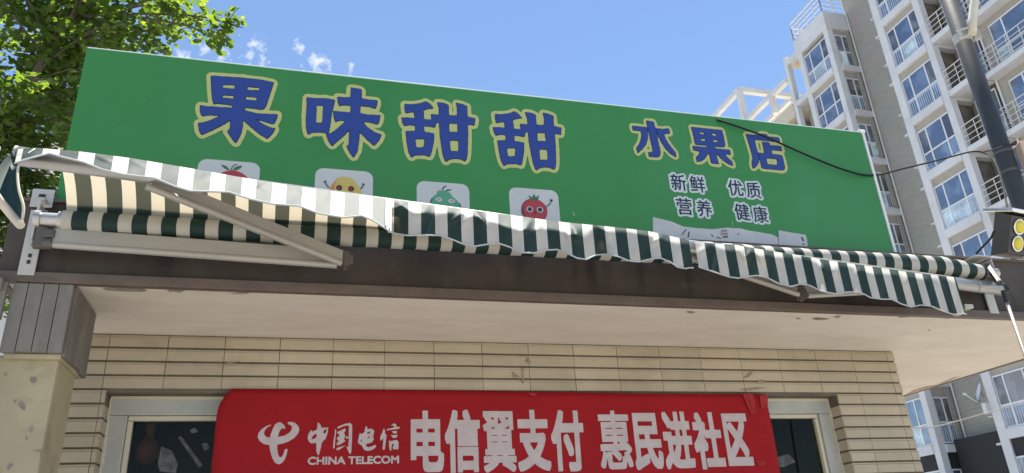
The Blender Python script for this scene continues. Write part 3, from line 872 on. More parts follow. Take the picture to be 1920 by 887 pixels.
TIAN = ([S([(125, 105), (220, 110), (330, 95), (385, 72), (430, 100), (475, 155), (410, 160), (352, 178), (360, 290), (460, 300), (452, 232), (550, 240), (548, 150), (528, 82), (600, 90), (662, 118), (662, 242), (772, 248), (775, 160), (760, 90), (830, 105), (892, 132), (895, 265), (990, 278), (980, 365), (895, 352), (900, 500), (895, 700), (885, 770), (865, 805), (815, 780), (720, 775), (670, 785), (630, 812), (600, 740), (580, 620), (560, 480), (552, 330), (510, 330), (495, 392), (440, 380), (360, 375), (362, 450), (485, 465), (480, 560), (450, 700), (430, 750), (380, 732), (300, 730), (235, 735), (208, 757), (175, 690), (155, 580), (140, 440), (255, 438), (255, 365), (170, 362), (122, 372), (100, 330), (90, 270), (250, 278), (245, 200), (180, 205), (138, 215), (128, 170)], s_, ox, oy)],
        [S(h, s_, ox, oy) for h in ([(250, 532), (375, 532), (365, 630), (350, 642), (262, 638)], [(667, 340), (777, 342), (782, 452), (670, 448)], [(678, 550), (790, 552), (795, 670), (785, 688), (685, 685)])])
GLY.append(TIAN)
a0, a1 = at(740 + 90 / 6.569, 180 + 270 / 6.569, 'y', YS), at(740 + 990 / 6.569, 180 + 278 / 6.569, 'y', YS)
b0, b1 = at(910 + 100 / 6.826, 200 + 268 / 6.826, 'y', YS), at(910 + 970 / 6.826, 200 + 268 / 6.826, 'y', YS)
k_ = (b1.x - b0.x) / (a1.x - a0.x)
mv = lambda q: [(b0.x + (x - a0.x) * k_, b0.z + (z - a0.z) * 1.0) for x, z in q]
GLY.append(([mv(q) for q in TIAN[0]], [mv(q) for q in TIAN[1]]))
s_, ox, oy = 9.336, 1170, 215
GLY.append(([S(q, s_, ox, oy) for q in ([(145, 200), (270, 215), (395, 230), (412, 330), (410, 430), (380, 520), (320, 600), (240, 668), (220, 595), (260, 540), (295, 470), (310, 380), (305, 300), (285, 285), (155, 275)],
                                         [(392, 112), (515, 128), (550, 270), (600, 500), (630, 620), (632, 690), (610, 735), (560, 748), (440, 735), (425, 660), (490, 665), (510, 650), (500, 600), (470, 470), (425, 280)],
                                         [(562, 245), (680, 260), (780, 248), (802, 330), (695, 338), (720, 420), (780, 520), (840, 600), (897, 665), (910, 745), (820, 690), (730, 600), (640, 460), (585, 340)])], []))
s_, ox, oy = 9.336, 1280, 225
GLY.append(([S([(152, 128), (400, 155), (685, 185), (715, 300), (738, 430), (730, 465), (700, 478), (555, 468), (560, 500), (690, 520), (825, 530), (838, 605), (730, 600), (790, 670), (865, 740), (878, 802), (790, 765), (680, 685), (582, 575), (600, 670), (630, 775), (505, 762), (480, 660), (458, 565), (430, 600), (380, 680), (310, 725), (250, 730), (235, 660), (290, 610), (312, 550), (190, 535), (175, 460), (300, 475), (430, 485), (435, 455), (330, 440), (222, 430), (190, 280)], s_, ox, oy)],
            [S(h, s_, ox, oy) for h in ([(285, 212), (372, 222), (380, 265), (292, 253)], [(497, 235), (585, 245), (592, 288), (502, 275)], [(308, 325), (398, 335), (408, 380), (315, 368)], [(525, 348), (612, 355), (618, 385), (610, 400), (532, 390)])]))
s_, ox, oy = 9.86, 1390, 240
GLY.append(([S(q, s_, ox, oy) for q in ([(85, 120), (320, 140), (380, 110), (460, 118), (480, 160), (690, 185), (710, 258), (520, 245), (240, 218), (290, 430), (322, 580), (315, 640), (270, 710), (215, 748), (195, 660), (210, 580), (190, 470), (150, 330)],
                                         [(388, 262), (510, 280), (525, 325), (730, 348), (748, 425), (548, 405), (568, 488), (750, 510), (780, 630), (802, 720), (790, 770), (745, 785), (560, 765), (380, 745), (345, 600), (315, 465), (430, 475), (410, 370)])],
            [S([(450, 558), (655, 580), (675, 695), (485, 680)], s_, ox, oy)]))
pr = Print()
for i, (po, ho) in enumerate(GLY):
    gr = 0.0198 if i < 4 else 0.018
    pr.add(po, ho, YS - 0.0012, 0, 0.0022, gr)
    pr.add(po, ho, YS - 0.0024, 1, 0.0022, 0.0032)
    pr.add(po, ho, YS - 0.0036, 2, 0.0016, 0.0)
pr.build('lettering', [M['letter_yellow'], M['letter_navy'], M['letter_blue']], sign)

pr = Print()
for ch, bx in (('新', (1256.9, 327.3, 1287.3, 357)), ('鲜', (1291.9, 330.6, 1323.6, 360.4)), ('优', (1363.8, 338.3, 1393.6, 366.9)), ('质', (1398.8, 341.6, 1426, 372)),
               ('营', (1267.9, 372.7, 1298.3, 401.9)), ('养', (1305.5, 376, 1335.3, 406.4)), ('健', (1375.5, 383, 1407.2, 412.2)), ('康', (1410.5, 387.6, 1441, 416.8))):
    c = at((bx[0] + bx[2]) / 2, (bx[1] + bx[3]) / 2, 'y', YS)
    q = fit(font_polys(ch), c.x - 0.040, c.x + 0.040, c.z - 0.0445, c.z + 0.0445)
    pr.add(q, [], YS - 0.0012, 0, 0.0016, 0.0125)
    pr.add(q, [], YS - 0.0026, 1, 0.0009, 0.0009)
pr.build('slogan', [M['letter_white'], M['letter_navy']], sign)


def rrect(x0, x1, z0, z1, r, n=6):
    out = []
    for cx, cz, a in ((x1 - r, z1 - r, 0), (x0 + r, z1 - r, 90), (x0 + r, z0 + r, 180), (x1 - r, z0 + r, 270)):
        for k in range(n + 1):
            t_ = math.radians(a + 90 * k / n); out.append((cx + r * math.cos(t_), cz + r * math.sin(t_)))
    return out


def ell(cx, cz, rx, rz, n=24):
    return [(cx + rx * math.cos(2 * math.pi * k / n), cz + rz * math.sin(2 * math.pi * k / n)) for k in range(n)]


def strk(pts, wd):
    """a drawn line as a thin polygon"""
    P = [Vector((*q, 0)) for q in pts]; L, R = [], []
    for i, q in enumerate(P):
        d = (P[min(i + 1, len(P) - 1)] - P[max(i - 1, 0)]).normalized(); nn = Vector((-d.y, d.x, 0)) * wd / 2
        L.append((q + nn)[:2]); R.append((q - nn)[:2])
    return [tuple(v) for v in L + R[::-1]]


CARD = ((489 + 373) / 2, 300, 116), ((592 + 700) / 2, 317, 108), ((781 + 880) / 2, 341, 98), ((954 + 1046) / 2, 353, 92)
fm = [M['card'], M['fruit_red'], M['fruit_dark_red'], M['fruit_yellow'], M['fruit_orange'], M['fruit_green'], M['leaf_print'], M['ink']]
flabels = ('white card with a red apple picture', 'white card with a yellow mango picture', 'white card with a green pear picture', 'white card with a red tomato picture waving')
Z5, Z6 = (5.333, 360, 280), (6.4, 770, 320)
for i, (cx, cy, wpx) in enumerate(CARD):
    pr = Print()
    zsrc = Z5 if i < 2 else Z6
    q = lambda pts: S(pts, *zsrc)
    l_, r_e = at(cx - wpx / 2, cy, 'y', YS), at(cx + wpx / 2, cy + wpx * .06, 'y', YS)
    top = (l_.z + r_e.z) / 2 + 0.004
    pr.flat(rrect(l_.x, r_e.x, SZ0 + 0.012, top, 0.035), YS - 0.001, 0)
    if i == 0:
        c = q([(405, 300)])[0]; pr.flat(ell(c[0], c[1] - 0.034, 0.074, 0.074), YS - 0.002, 1)
        pr.flat(q([(290, 155), (330, 165), (360, 185), (383, 212), (350, 207), (315, 185)]), YS - 0.003, 6)
        pr.flat(q([(505, 165), (490, 190), (450, 212), (410, 216), (430, 185), (465, 172)]), YS - 0.0032, 6)
        pr.flat(strk(q([(393, 216), (405, 180), (430, 160), (458, 154)]), 0.004), YS - 0.0042, 6)
    elif i == 1:
        pr.flat(q([(1375, 400), (1415, 340), (1450, 295), (1500, 278), (1560, 278), (1610, 300), (1650, 345), (1690, 420), (1720, 500), (1700, 560), (1400, 560), (1360, 480)]), YS - 0.002, 3)
        pr.flat(q([(1375, 400), (1415, 340), (1455, 293), (1430, 350), (1415, 420), (1400, 500), (1370, 480)]), YS - 0.003, 4)
        for ex, ey in ((1473, 388), (1592, 398)):
            c = q([(ex, ey)])[0]; pr.flat(ell(*c, 0.0125, 0.0125), YS - 0.004, 7); pr.flat(ell(c[0] - 0.002, c[1] - 0.001, 0.007, 0.007), YS - 0.005, 2)
        for ln in ([(1372, 388), (1345, 360), (1330, 325)], [(1683, 403), (1710, 375), (1714, 350)], [(1318, 322), (1330, 330), (1342, 318)], [(1702, 346), (1714, 356), (1726, 354)]):
            pr.flat(strk(q(ln), 0.0045), YS - 0.0044, 7)
    elif i == 2:
        pr.flat(q([(240, 400), (250, 340), (290, 295), (310, 290), (320, 250), (345, 238), (420, 245), (470, 265), (500, 310), (560, 360), (600, 430), (620, 520), (230, 520)]), YS - 0.002, 5)
        pr.flat(q([(410, 243), (440, 230), (500, 228), (470, 245), (435, 250)]), YS - 0.003, 6)
        pr.flat(strk(q([(382, 240), (390, 210), (425, 186)]), 0.0045), YS - 0.0036, 7)
        for ex, ey, sg in ((338, 352, 1), (490, 370, -1)):
            c = q([(ex, ey)])[0]; pr.flat(ell(*c, 0.0155, 0.0105), YS - 0.004, 0)
            pr.flat(strk([(c[0] - .008 * sg, c[1] + .005), (c[0] + .007 * sg, c[1]), (c[0] - .008 * sg, c[1] - .005)], 0.003), YS - 0.005, 7)
        for ln in ([(262, 335), (245, 360), (240, 390)], [(580, 395), (600, 430), (600, 470)]): pr.flat(strk(q(ln), 0.004), YS - 0.0046, 7)
    else:
        c = q([(1485, 480)])[0]; pr.flat(ell(c[0], c[1], 0.062, 0.060), YS - 0.002, 2); pr.flat(ell(c[0] + 0.004, c[1] + 0.001, 0.057, 0.056), YS - 0.003, 1)
        pr.flat(q([(1410, 298), (1455, 330), (1480, 282), (1500, 328), (1540, 300), (1525, 360), (1440, 355)]), YS - 0.004, 6)
        for ex, ey in ((1428, 468), (1550, 474)):
            c = q([(ex, ey)])[0]; pr.flat(ell(*c, 0.0155, 0.0145), YS - 0.0045, 0); pr.flat(ell(c[0], c[1], 0.0105, 0.0105), YS - 0.0055, 7)
        for ln in ([(1615, 445), (1660, 415), (1685, 375)], [(1668, 352), (1685, 376), (1683, 346)], [(1703, 362), (1685, 376), (1698, 350)], [(1345, 460), (1333, 500), (1345, 540)], [(1490, 490), (1497, 510), (1485, 520)]):
            pr.flat(strk(q(ln), 0.004), YS - 0.0048, 7)
    o = pr.build('fruit_picture', fm, sign); o['label'] = flabels[i]

M['scratch'] = mat('scuffed_green', (0.048, 0.215, 0.065), 0.5)
M['scratch_pale'] = mat('pale_scuff', (0.25, 0.42, 0.18), 0.5)
pr = Print()
for ln, wd, mi in (([(212, 232), (255, 214), (300, 182)], .007, 0), ([(190, 192), (212, 184)], .004, 0), ([(1075, 397), (1077, 405)], .006, 1), ([(1373, 414), (1374, 424)], .004, 1), ([(640, 300), (668, 309)], .003, 0)):
    pr.flat(strk([(at(x, y, 'y', YS).x, at(x, y, 'y', YS).z) for x, y in ln], wd), YS - 0.001, mi)
pr.build('scuff_mark', [M['scratch'], M['scratch_pale']], sign)
# torn white paper left along the foot of the board
pr = Print()
Z7 = (6.0, 1210, 390)
pr.flat(S([(85, 103), (200, 130), (300, 155), (425, 210), (560, 225), (760, 240), (920, 222), (1080, 232), (1130, 248), (1300, 275), (1430, 300), (1490, 330), (1500, 470), (85, 470)], *Z7), YS - 0.0015, 0)
pr.flat(S([(1495, 252), (1650, 280), (1800, 302), (1815, 345), (1822, 420), (1830, 470), (1500, 470)], *Z7), YS - 0.003, 0)
for ln, wd in (([(460, 240), (410, 305)], .0035), ([(490, 270), (480, 330)], .005), ([(740, 300), (765, 330)], .004), ([(1050, 285), (1035, 305)], .003), ([(1755, 330), (1775, 375)], .008), ([(1765, 410), (1785, 412)], .008), ([(850, 265), (915, 255)], .012), ([(850, 295), (925, 292)], .010), ([(870, 330), (925, 325)], .007), ([(800, 330), (850, 345)], .004)):
    pr.flat(strk(S(ln, *Z7), wd), YS - 0.0042, 1 if wd < .009 else 2)
M['smudge'] = mat('smudge', (0.26, 0.24, 0.23), 0.9)
pr.build('torn_paper', [M['paper'], M['ink'], M['smudge']], sign)

# ------------------------------------------------------------------ awning
awn = empty('folding_awning', (1.2, 2.9, 2.85), 'half retracted green and white striped awning on the brown fascia', 'awning')
RY, RZ, RR = 2.862, 2.856, 0.038
STR = 10.0
# front bar, tilted and pulled out at its left end only
BA, BB = Vector((-0.90, 2.452, 2.892)), Vector((3.375, 2.851, 2.766))
BD = (BB - BA).normalized(); BR = 0.031


def bar(x):
    return BA + (BB - BA) * ((x - BA.x) / (BB.x - BA.x))


def crest(x):       # how far the slack cloth stands up between roller and bar
    return max(0.0, 0.115 * (1 - (x + 0.86) / 2.2))


def cloth(u, v):
    x = -0.855 + u * (3.30 + 0.855)
    a = Vector((x, RY + RR * 0.6, RZ + RR * 0.85 + 0.02 * min(1.0, max(0.0, (x - 0.8) / 0.8)))); b = bar(x) + Vector((0, BR + 0.004, 0.012))
    p = a.lerp(b, v); h = crest(x)
    p.z += h * (math.sin(math.pi * v) ** 0.7) * (1 + 0.08 * math.sin(x * 17)) + 0.012 * math.sin(math.pi * v)
    p.y += 0.0
    return p


f = MB(); f.grid(cloth, 160, 16, lambda u, v: ((-0.855 + u * 4.155) * STR + 0.2, v))
f.build('canopy_cloth', M['cloth'], awn, recalc=False)

rl = MB()


def roll(u, v):
    x = -0.855 + u * (3.30 + 0.855); a = v * 2 * math.pi
    fat = 0.016 * min(1.0, max(0.0, (x - 0.8) / 0.8)) * min(1.0, max(0.15, (3.32 - x) / 0.25))
    r = RR + fat + 0.0012 * math.sin(x * 40) + 0.0015 * math.sin(3 * a + x * 5)
    return Vector((x, RY + r * math.cos(a), RZ + fat + r * math.sin(a)))


rl.grid(roll, 160, 20, lambda u, v: ((-0.855 + u * 4.155) * STR + 0.2, v))
rl.build('roller_cloth', M['cloth'], awn)
MB().cyl((3.30, RY, RZ), (3.39, RY, RZ), 0.027, n=24).cyl((3.301, RY, RZ), (3.32, RY, RZ), 0.030, n=24).build('roller_tube', M['alu'], awn)
rt = MB(); rt.cyl((-0.945, RY, RZ), (-0.85, RY, RZ), 0.027, n=24).cyl((-0.945, RY, RZ), (-0.925, RY, RZ), 0.034, n=24)
rt.cyl((-0.868, RY, RZ), (-0.8555, RY, RZ), 0.0345, n=24)
rt.build('roller_tube', M['alu'], awn, False)
fb = MB(); fb.cyl(BA, BB, BR, n=28)
fbar = fb.build('front_bar', M['alu'], awn)
for pl in fbar.data.polygons: pl.use_smooth = len(pl.vertices) == 4
e1 = BB - BD * 0.17
fb = MB(); fb.cyl(e1 - BD * 0.003, e1 + BD * 0.003, BR + 0.0012, n=28).cyl(BB - BD * 0.002, BB + BD * 0.006, BR + 0.002, n=28).cyl(BA - BD * 0.006, BA + BD * 0.002, BR + 0.002, n=28)
fb.build('end_cap', M['alu_dull'], fbar)

# valance pieces: traced top and bottom edges on the bar's own plane
BN = np.array([BD.y, -BD.x, 0.0]); BN /= np.linalg.norm(BN)


def on_bar(px, py, off):
    return at_plane(px, py, np.array(BA) + BN * off, BN)


def trace(pts, off):
    out = []
    for px, py in pts:
        v = on_bar(px, py, off); out.append((v.x, v.z))
    return out


def valance(pxt, pxb, x0, x1, off, tilt, band, fold_seed, uvo=0.0, nu=120, amp=1.0):
    """hang a strip of cloth from the bar: top edge and scalloped foot measured in the vertical plane `off` in front of the bar;
    tilt swings the foot outwards (the wind has lifted it) keeping its length"""
    T, B = trace(pxt, off), trace(pxb, off)
    rs = random.Random(fold_seed)
    folds = [(rs.uniform(x0, x1), rs.uniform(-1.2, 1.2), rs.uniform(0.008, 0.028), rs.uniform(0.006, 0.015)) for _ in range(int((x1 - x0) * 14))]

    def fn(u, v):
        x = x0 + (x1 - x0) * u
        zt, zb = interp(T, x), interp(B, x)
        base = bar(x) + Vector(BN) * off
        L = zt - zb
        tl = tilt(x)
        # rim: first fifth rolls over the bar
        d = v * L
        d1 = L * max(0.0, band(x))          # the part that lies back over the bar before the cloth drops
        out = 1.45 * (0.5 * (d + d1 - math.sqrt((d - d1) ** 2 + 0.00002))) + max(0, d - d1) * math.tan(tl)
        z = zt - d
        y_wave = amp * (0.006 * math.sin(x * 31 + 1.3 * v) * v + 0.004 * math.sin(x * 67 + 4 * v) * v)
        for fx, sl, wd, am in folds:
            y_wave += amp * am * math.exp(-((x - fx - sl * (v - .3) * 0.10) / wd) ** 2) * math.exp(-((v - 0.28) / 0.22) ** 2)
        # keep the traced picture position of the strip while it swings outwards
        p = Vector((x, base.y, z)); n = Vector(BN)
        c = Vector((0, 0, CZ)); tgt = p + n * (out + y_wave)
        s = (tgt - c).dot(n) / (p - c).dot(n)
        return c + (p - c) * s
    m = MB(); m.grid(fn, nu, 20, lambda u, v: ((x0 + (x1 - x0) * u) * STR + uvo, v))
    o = m.build('valance', M['cloth'], awn, recalc=False)
    hm = MB(); hm.tube([fn(k / nu, 1.0) + Vector((0, -0.001, -0.001)) for k in range(nu + 1)], 0.0032, 6)
    hm.build('hem', M['hem'], o)
    return o, fn


Zb = lambda pts: [(600 + a / 2.743, 330 + b / 2.743) for a, b in pts]
Zc = lambda pts: [(1220 + a / 2.743, 400 + b / 2.743) for a, b in pts]
t1 = [(30, 280), (66, 277), (150, 284), (250, 297), (360, 316), (450, 332), (540, 347), (640, 361), (735, 374)]
b1 = [(25, 307), (36, 303), (60, 296), (93, 287.5), (120, 295), (157, 303.7), (193, 318), (233, 327), (292, 334), (328, 349), (357, 357.7), (430, 360), (470, 373), (510, 382), (561, 386), (598, 400), (645, 407.6), (678, 404), (700, 413), (735, 436)]
X0a, X1a = on_bar(33, 280, 0.04).x, on_bar(735, 374, 0.04).x
va, fna = valance(t1, b1, X0a, X1a, 0.036, lambda x: math.radians(55), lambda x: 1.0, 5, 0.74, 200, 0.32)
va['label'] = 'pale sunlit valance strip blown outwards'
t2 = Zb([(370, 120), (385, 122), (520, 140), (700, 163), (860, 185), (1000, 203), (1110, 218), (1260, 238), (1440, 255), (1600, 272), (1700, 285), (1780, 303), (1900, 330)])
b2 = Zb([(370, 288), (390, 295), (450, 305), (540, 303), (620, 305), (680, 325), (740, 350), (800, 360), (860, 350), (920, 345), (970, 362), (1040, 392), (1100, 395), (1160, 380), (1220, 377), (1270, 395), (1320, 420), (1370, 428), (1420, 405), (1480, 400), (1540, 415), (1590, 435), (1640, 440), (1700, 425), (1750, 420), (1800, 440), (1840, 468), (1880, 475), (1900, 470)])
X0b, X1b = X1a - 0.012, on_bar(1292, 450, 0.04).x
vb, fnb = valance(t2, b2, X0b, X1b, 0.040, lambda x: math.radians(2), lambda x: 0.33 - 0.10 * (x - .3) + 0.10 * math.sin(x * 7.5 + 1) + 0.07 * math.sin(x * 19) - 0.25 * math.exp(-((x - 1.12) / .04) ** 2) - .25 * math.exp(-((x - .30) / .05) ** 2), 9, -0.04, 240, 1.15)
t3 = Zc([(205, 143), (290, 152), (430, 160), (480, 170), (600, 190), (760, 215), (900, 240), (1060, 262), (1200, 282), (1350, 305), (1540, 325), (1600, 332)])
b3 = Zc([(200, 260), (250, 275), (340, 305), (400, 325), (450, 332), (500, 322), (550, 318), (600, 330), (660, 360), (720, 375), (770, 362), (820, 370), (880, 400), (950, 412), (1020, 402), (1080, 405), (1130, 432), (1190, 440), (1240, 440), (1290, 465), (1340, 480), (1390, 470), (1440, 475), (1500, 500), (1560, 520), (1603, 515)])
X0c, X1c = on_bar(1303, 454, 0.04).x, on_bar(1793, 525, 0.04).x
vc, fnc = valance(t3, b3, X0c, X1c, 0.040, lambda x: math.radians(4 + 5 * math.sin(x * 9)), lambda x: 0.13 + 0.05 * math.sin(x * 8) + 0.04 * math.sin(x * 23) - .15 * math.exp(-((x - 1.65) / .08) ** 2), 21, -0.24, 220, 0.9)
# stitched seam where two lengths overlap
sm = MB()
for k in range(2):
    sm.tube([fna(1.0 - 0.006 - 0.012 * k, j / 10) + Vector((0, -0.004, 0)) for j in range(11)], 0.003, 6)
sm.build('seam', M['hem'], va)
# loose flap of the first length curling round the left end of the bar
fp = MB()
Pc = [at(x, y, 'y', yy) for x, y, yy in ((44, 279, 2.44), (24, 286, 2.42), (6, 302, 2.39), (-8, 325, 2.36), (-14, 345, 2.34), (-12, 362, 2.33))]
Pd = [at(x, y, 'y', yy) for x, y, yy in ((66, 281, 2.42), (42, 300, 2.38), (34, 322, 2.36), (36, 355, 2.34), (45, 390, 2.33), (40, 424, 2.33))]
Pc, Pd = catmull(Pc, 5), catmull(Pd, 5)


def flap(u, v):
    i = u * (len(Pc) - 1); k = min(int(i), len(Pc) - 2); a = Pc[k].lerp(Pc[k + 1], i - k); b = Pd[k].lerp(Pd[k + 1], i - k)
    return a.lerp(b, v) + Vector((0, 0.03 * math.sin(math.pi * v), 0))


fp.grid(flap, 24, 8, lambda u, v: (0.02 + 0.03 * u + 0.45 * v if v < .7 else 0.4, v))
ob = fp.build('loose_flap', M['dark_cloth'], awn, recalc=False); ob['label'] = 'dark green flap curling round the bar end'
hm = MB(); hm.tube([flap(1, k / 8) + Vector((0, -.006, 0)) for k in range(9)], 0.0125, 10)
hm.tube([p_ + Vector((0, -.002, 0)) for p_ in Pd], 0.004, 6)
hm.build('beige_hem', M['hem_beige'], ob)


# folding arms
def arm(sh, el, fr, wid=0.050):
    a = MB()
    d = (el - sh).normalized(); up = Vector((0, 0, 1)); up = (up - d * up.dot(d)).normalized(); n = d.cross(up)
    a.obox((sh + el) / 2 + up * 0.008, d, up, n, (el - sh).length - 0.05, wid, 0.022, 0.004)
    a.cyl(sh + d * .03 - up * (wid / 2 - 0.006), el - d * .03 - up * (wid / 2 - 0.004) - n * (0.006 if n.y > 0 else -0.006), 0.0135, n=16)
    o = a.build('upper_arm', M['alu_dull'], awn)
    b = MB(); d2 = (fr - el).normalized(); up2 = (Vector((0, 0, 1)) - d2 * d2.z).normalized(); n2 = d2.cross(up2)
    b.obox((el + fr) / 2 + up2 * 0.006, d2, up2, n2, (fr - el).length - 0.03, wid * 0.86, 0.020, 0.004)
    b.cyl(el + d2 * .02 - up2 * (wid * .43 - 0.002) - n2 * (0.008 if n2.y > 0 else -0.008), fr - up2 * (wid * .43 - 0.002) - n2 * (0.008 if n2.y > 0 else -0.008), 0.0125, n=16)
    b.build('forearm', M['alu_dull'], awn)
    c = MB(); c.cyl(el - Vector((0, 0, .030)), el + Vector((0, 0, .030)), 0.021, n=20).cyl(el - Vector((0, 0, .040)), el + Vector((0, 0, .04)), 0.009, n=12)
    c.obox(el, d, up, n, 0.06, wid * .7, 0.03, 0.006)
    c.build('elbow_joint', M['dark_joint'], awn)


shL, elL = at(84, 446, 'y', 2.872), at(648, 488, 'y', 2.83)
frL = bar(at(278, 338, 'y', 2.50).x) + Vector((0, 0.01, -0.022))
arm(shL, elL, frL, 0.060)
elR = at(1500, 549, 'y', 2.82); frR = bar(on_bar(1290, 495, 0).x) + Vector((0, .012, -0.030)); shR = at(1838, 530, 'y', 2.875)
arm(shR, elR, frR, 0.040)
sj = MB(); sj.cyl(shL - Vector((0.012, 0, .035)), shL + Vector((-0.012, 0, .035)), 0.024, n=20).cyl(shL + Vector((-0.03, 0, -0.022)), shL + Vector((0.03, 0, -0.022)), 0.022, n=16)
sj.obox(shL + Vector((0.01, 0, 0.012)), (1, 0, 0), (0, 1, 0), (0, 0, 1), 0.05, 0.045, 0.034, 0.006)
sj.build('shoulder_joint', M['dark_joint'], awn)

# wall brackets
bk = MB()
bk.obox((-0.965, YF - 0.002, 2.80), (1, 0, 0), (0, 1, 0), (0, 0, 1), 0.055, 0.008, 0.26, 0.003)
bk.obox((-0.942, YF - 0.05, 2.85), (1, 0, 0), (0, 1, 0), (0, 0, 1), 0.007, 0.09, 0.15, 0.003)
bk.obox((-0.962, YF - 0.006, 2.978), (1, 0, 0), (0, 1, 0), (0, 0, 1), 0.075, 0.008, 0.075, 0.003)
bk.obox((-0.948, YF - 0.03, 2.955), (1, 0, 0), (0, 1, 0), (0, 0, 1), 0.022, 0.05, 0.012, 0.003)
br1 = bk.build('wall_bracket', M['white_metal'], awn)
sl = MB()
for z in (2.985, 2.72, 2.745): sl.obox((-0.963, YF - 0.0125 if z > 2.95 else YF - 0.0075, z), (1, 0, 0), (0, 1, 0), (0, 0, 1), 0.011 if z < 2.9 else 0.022, 0.004, 0.014, 0.001)
sl.build('bolt_slot', M['black'], br1)
bk = MB()
bk.obox((3.395, YF - 0.002, 2.80), (1, 0, 0), (0, 1, 0), (0, 0, 1), 0.055, 0.008, 0.26, 0.003)
bk.obox((3.378, YF - 0.05, 2.85), (1, 0, 0), (0, 1, 0), (0, 0, 1), 0.007, 0.09, 0.16, 0.003)
bk.obox((3.34, YF - 0.045, 2.948), (1, 0, 0), (0, 1, 0), (0, 0, 1), 0.10, 0.09, 0.007, 0.002)
MB().obox((3.20, YF - 0.02, 2.688), (1, 0, 0), (0, 1, 0), (0, 0, 1), 0.05, 0.055, 0.02, 0.003).build('support_clip', M['white_metal'], awn)
bk.build('wall_bracket', M['white_metal'], awn)
gx = MB()
ge = at(1877, 538, 'y', 2.78)
gx.beam(Vector((3.36, 2.87, 2.90)), ge + Vector((0, 0, 0.02)), 0.022, 0.03, bevel=0.004)
gx.tube([ge + Vector((0.028 * math.cos(t_), 0, 0.028 * math.sin(t_))) for t_ in np.linspace(-1.2, 2.2, 12)], 0.006, 8)
gx.build('crank_gear', M['dark_joint'], awn)

# crank rod hanging from the gear eye
cr = empty('crank_rod', tuple(at(1884, 548, 'y', 2.76)), 'thin white crank rod hanging from the right end of the awning', 'crank rod')
k0, k1 = at(1881, 545, 'y', 2.77), at(1921, 662, 'y', 2.76)
dr = (k1 - k0).normalized()
c = MB(); c.cyl(k0 + dr * .05, k0 + dr * 1.35, 0.0075, n=12); c.build('rod', M['alu_dull'], cr, True)
c = MB(); c.cyl(k0 + dr * .0, k0 + dr * .06, 0.011, n=12)
c.tube([k0 + Vector((0.02 * math.cos(t_) + 0.012, -.004, 0.02 * math.sin(t_) + 0.012)) for t_ in np.linspace(-2.2, 2.0, 12)], 0.005, 8)
c.build('hook', M['black'], cr)
c = MB(); c.tube([k0 + dr * 1.35, k0 + dr * 1.4, k0 + dr * 1.45 + Vector((0, -.1, 0)), k0 + dr * 1.6 + Vector((0, -.12, 0))], 0.009, 8); c.build('handle', M['black'], cr)

# ------------------------------------------------------------------ red banner
ban = empty('red_banner', (1.08, YW - 0.02, 2.4), 'red cloth banner with white lettering taped across the shop window', 'banner')
YB = YW - 0.014
BZ0, BZ1 = 1.93, 2.405


def bulge(x, z):
    k = (z - BZ0) / (BZ1 - BZ0)
    return -0.006 * math.sin(x * 3.1 + 0.6) * (1 - k) - 0.004 * math.sin(x * 7.3 + z * 4) * (1 - 0.6 * k) - 0.005 * math.sin(math.pi * k) - (0.010 * max(0, (0.35 - k)) * math.sin(x * 13))


blx, brx = at(396, 885, 'y', YB).x, at(1446, 800, 'y', YB).x


def bshape(u, v):
    z = BZ1 - v * (BZ1 - BZ0)
    d = BZ1 - z
    xl = blx + (0.052 if d <= 0 else 0.052 * max(0.0, 1 - (d / 0.12)) ** 2.3)
    xr = brx - 0.012 * math.sin(u * 3) * v
    x = xl + (xr - xl) * u
    z += -0.010 * u + 0.004 * math.sin(u * 6.0) * (1 - v)
    return Vector((x, YB + bulge(x, z), z))


b = MB(); b.grid(bshape, 90, 16); cl = b.build('cloth', M['red'], ban)
sol = cl.modifiers.new('thick', 'SOLIDIFY'); sol.thickness = 0.0015; sol.offset = 1
pr = Print()
YP = YB - 0.0022


def banbox(x0, y0, x1, y1):
    c0, c1 = at(x0, (y0 + y1) / 2, 'y', YB), at(x1, (y0 + y1) / 2, 'y', YB)
    t0, t1_ = at((x0 + x1) / 2, y0, 'y', YB), at((x0 + x1) / 2, y1, 'y', YB)
    return c0.x, c1.x, t1_.z, t0.z


for ch, bx in (('电', (770, 772, 831.7, 884)), ('信', (833.8, 770.6, 900.4, 885)), ('翼', (905.6, 772, 966.8, 885)), ('支', (969.5, 770.6, 1031, 882)), ('付', (1034, 771, 1095, 882)),
               ('惠', (1122.8, 771.3, 1182, 879.4)), ('民', (1186.6, 776, 1239.4, 880)), ('进', (1242.7, 773.7, 1297.8, 878.5)), ('社', (1300, 774.6, 1353.9, 878.5)), ('区', (1358.3, 777, 1405.3, 872))):
    x0, x1, z0, z1 = banbox(*bx)
    gr = 0.0065 if ch not in '翼惠' else 0.0045
    q = fit(font_polys(ch), x0, x1, z0, z1, gr)
    # wide-weight sans: horizontals heavier than verticals
    q2 = [[(px_, pz_ + dz) for px_, pz_ in poly_] for poly_ in q for dz in ((-0.0045, 0.0045) if ch not in '翼惠' else (-.002, .002))]
    pr.add(q2, [], YP, 0, 0.0016, gr * 0.9, bulge, 1, True)
x0, x1, z0, z1 = banbox(577, 855.7, 748.3, 871.2)
pr.add(fit(font_polys('CHINA TELECOM'), x0, x1, z0, z1, 0.0022), [], YP, 0, 0.0009, 0.0022, bulge, 1)
SB = lambda pts, *z: S(pts, *z, y=YB)
zl = (8.87, 475, 780)
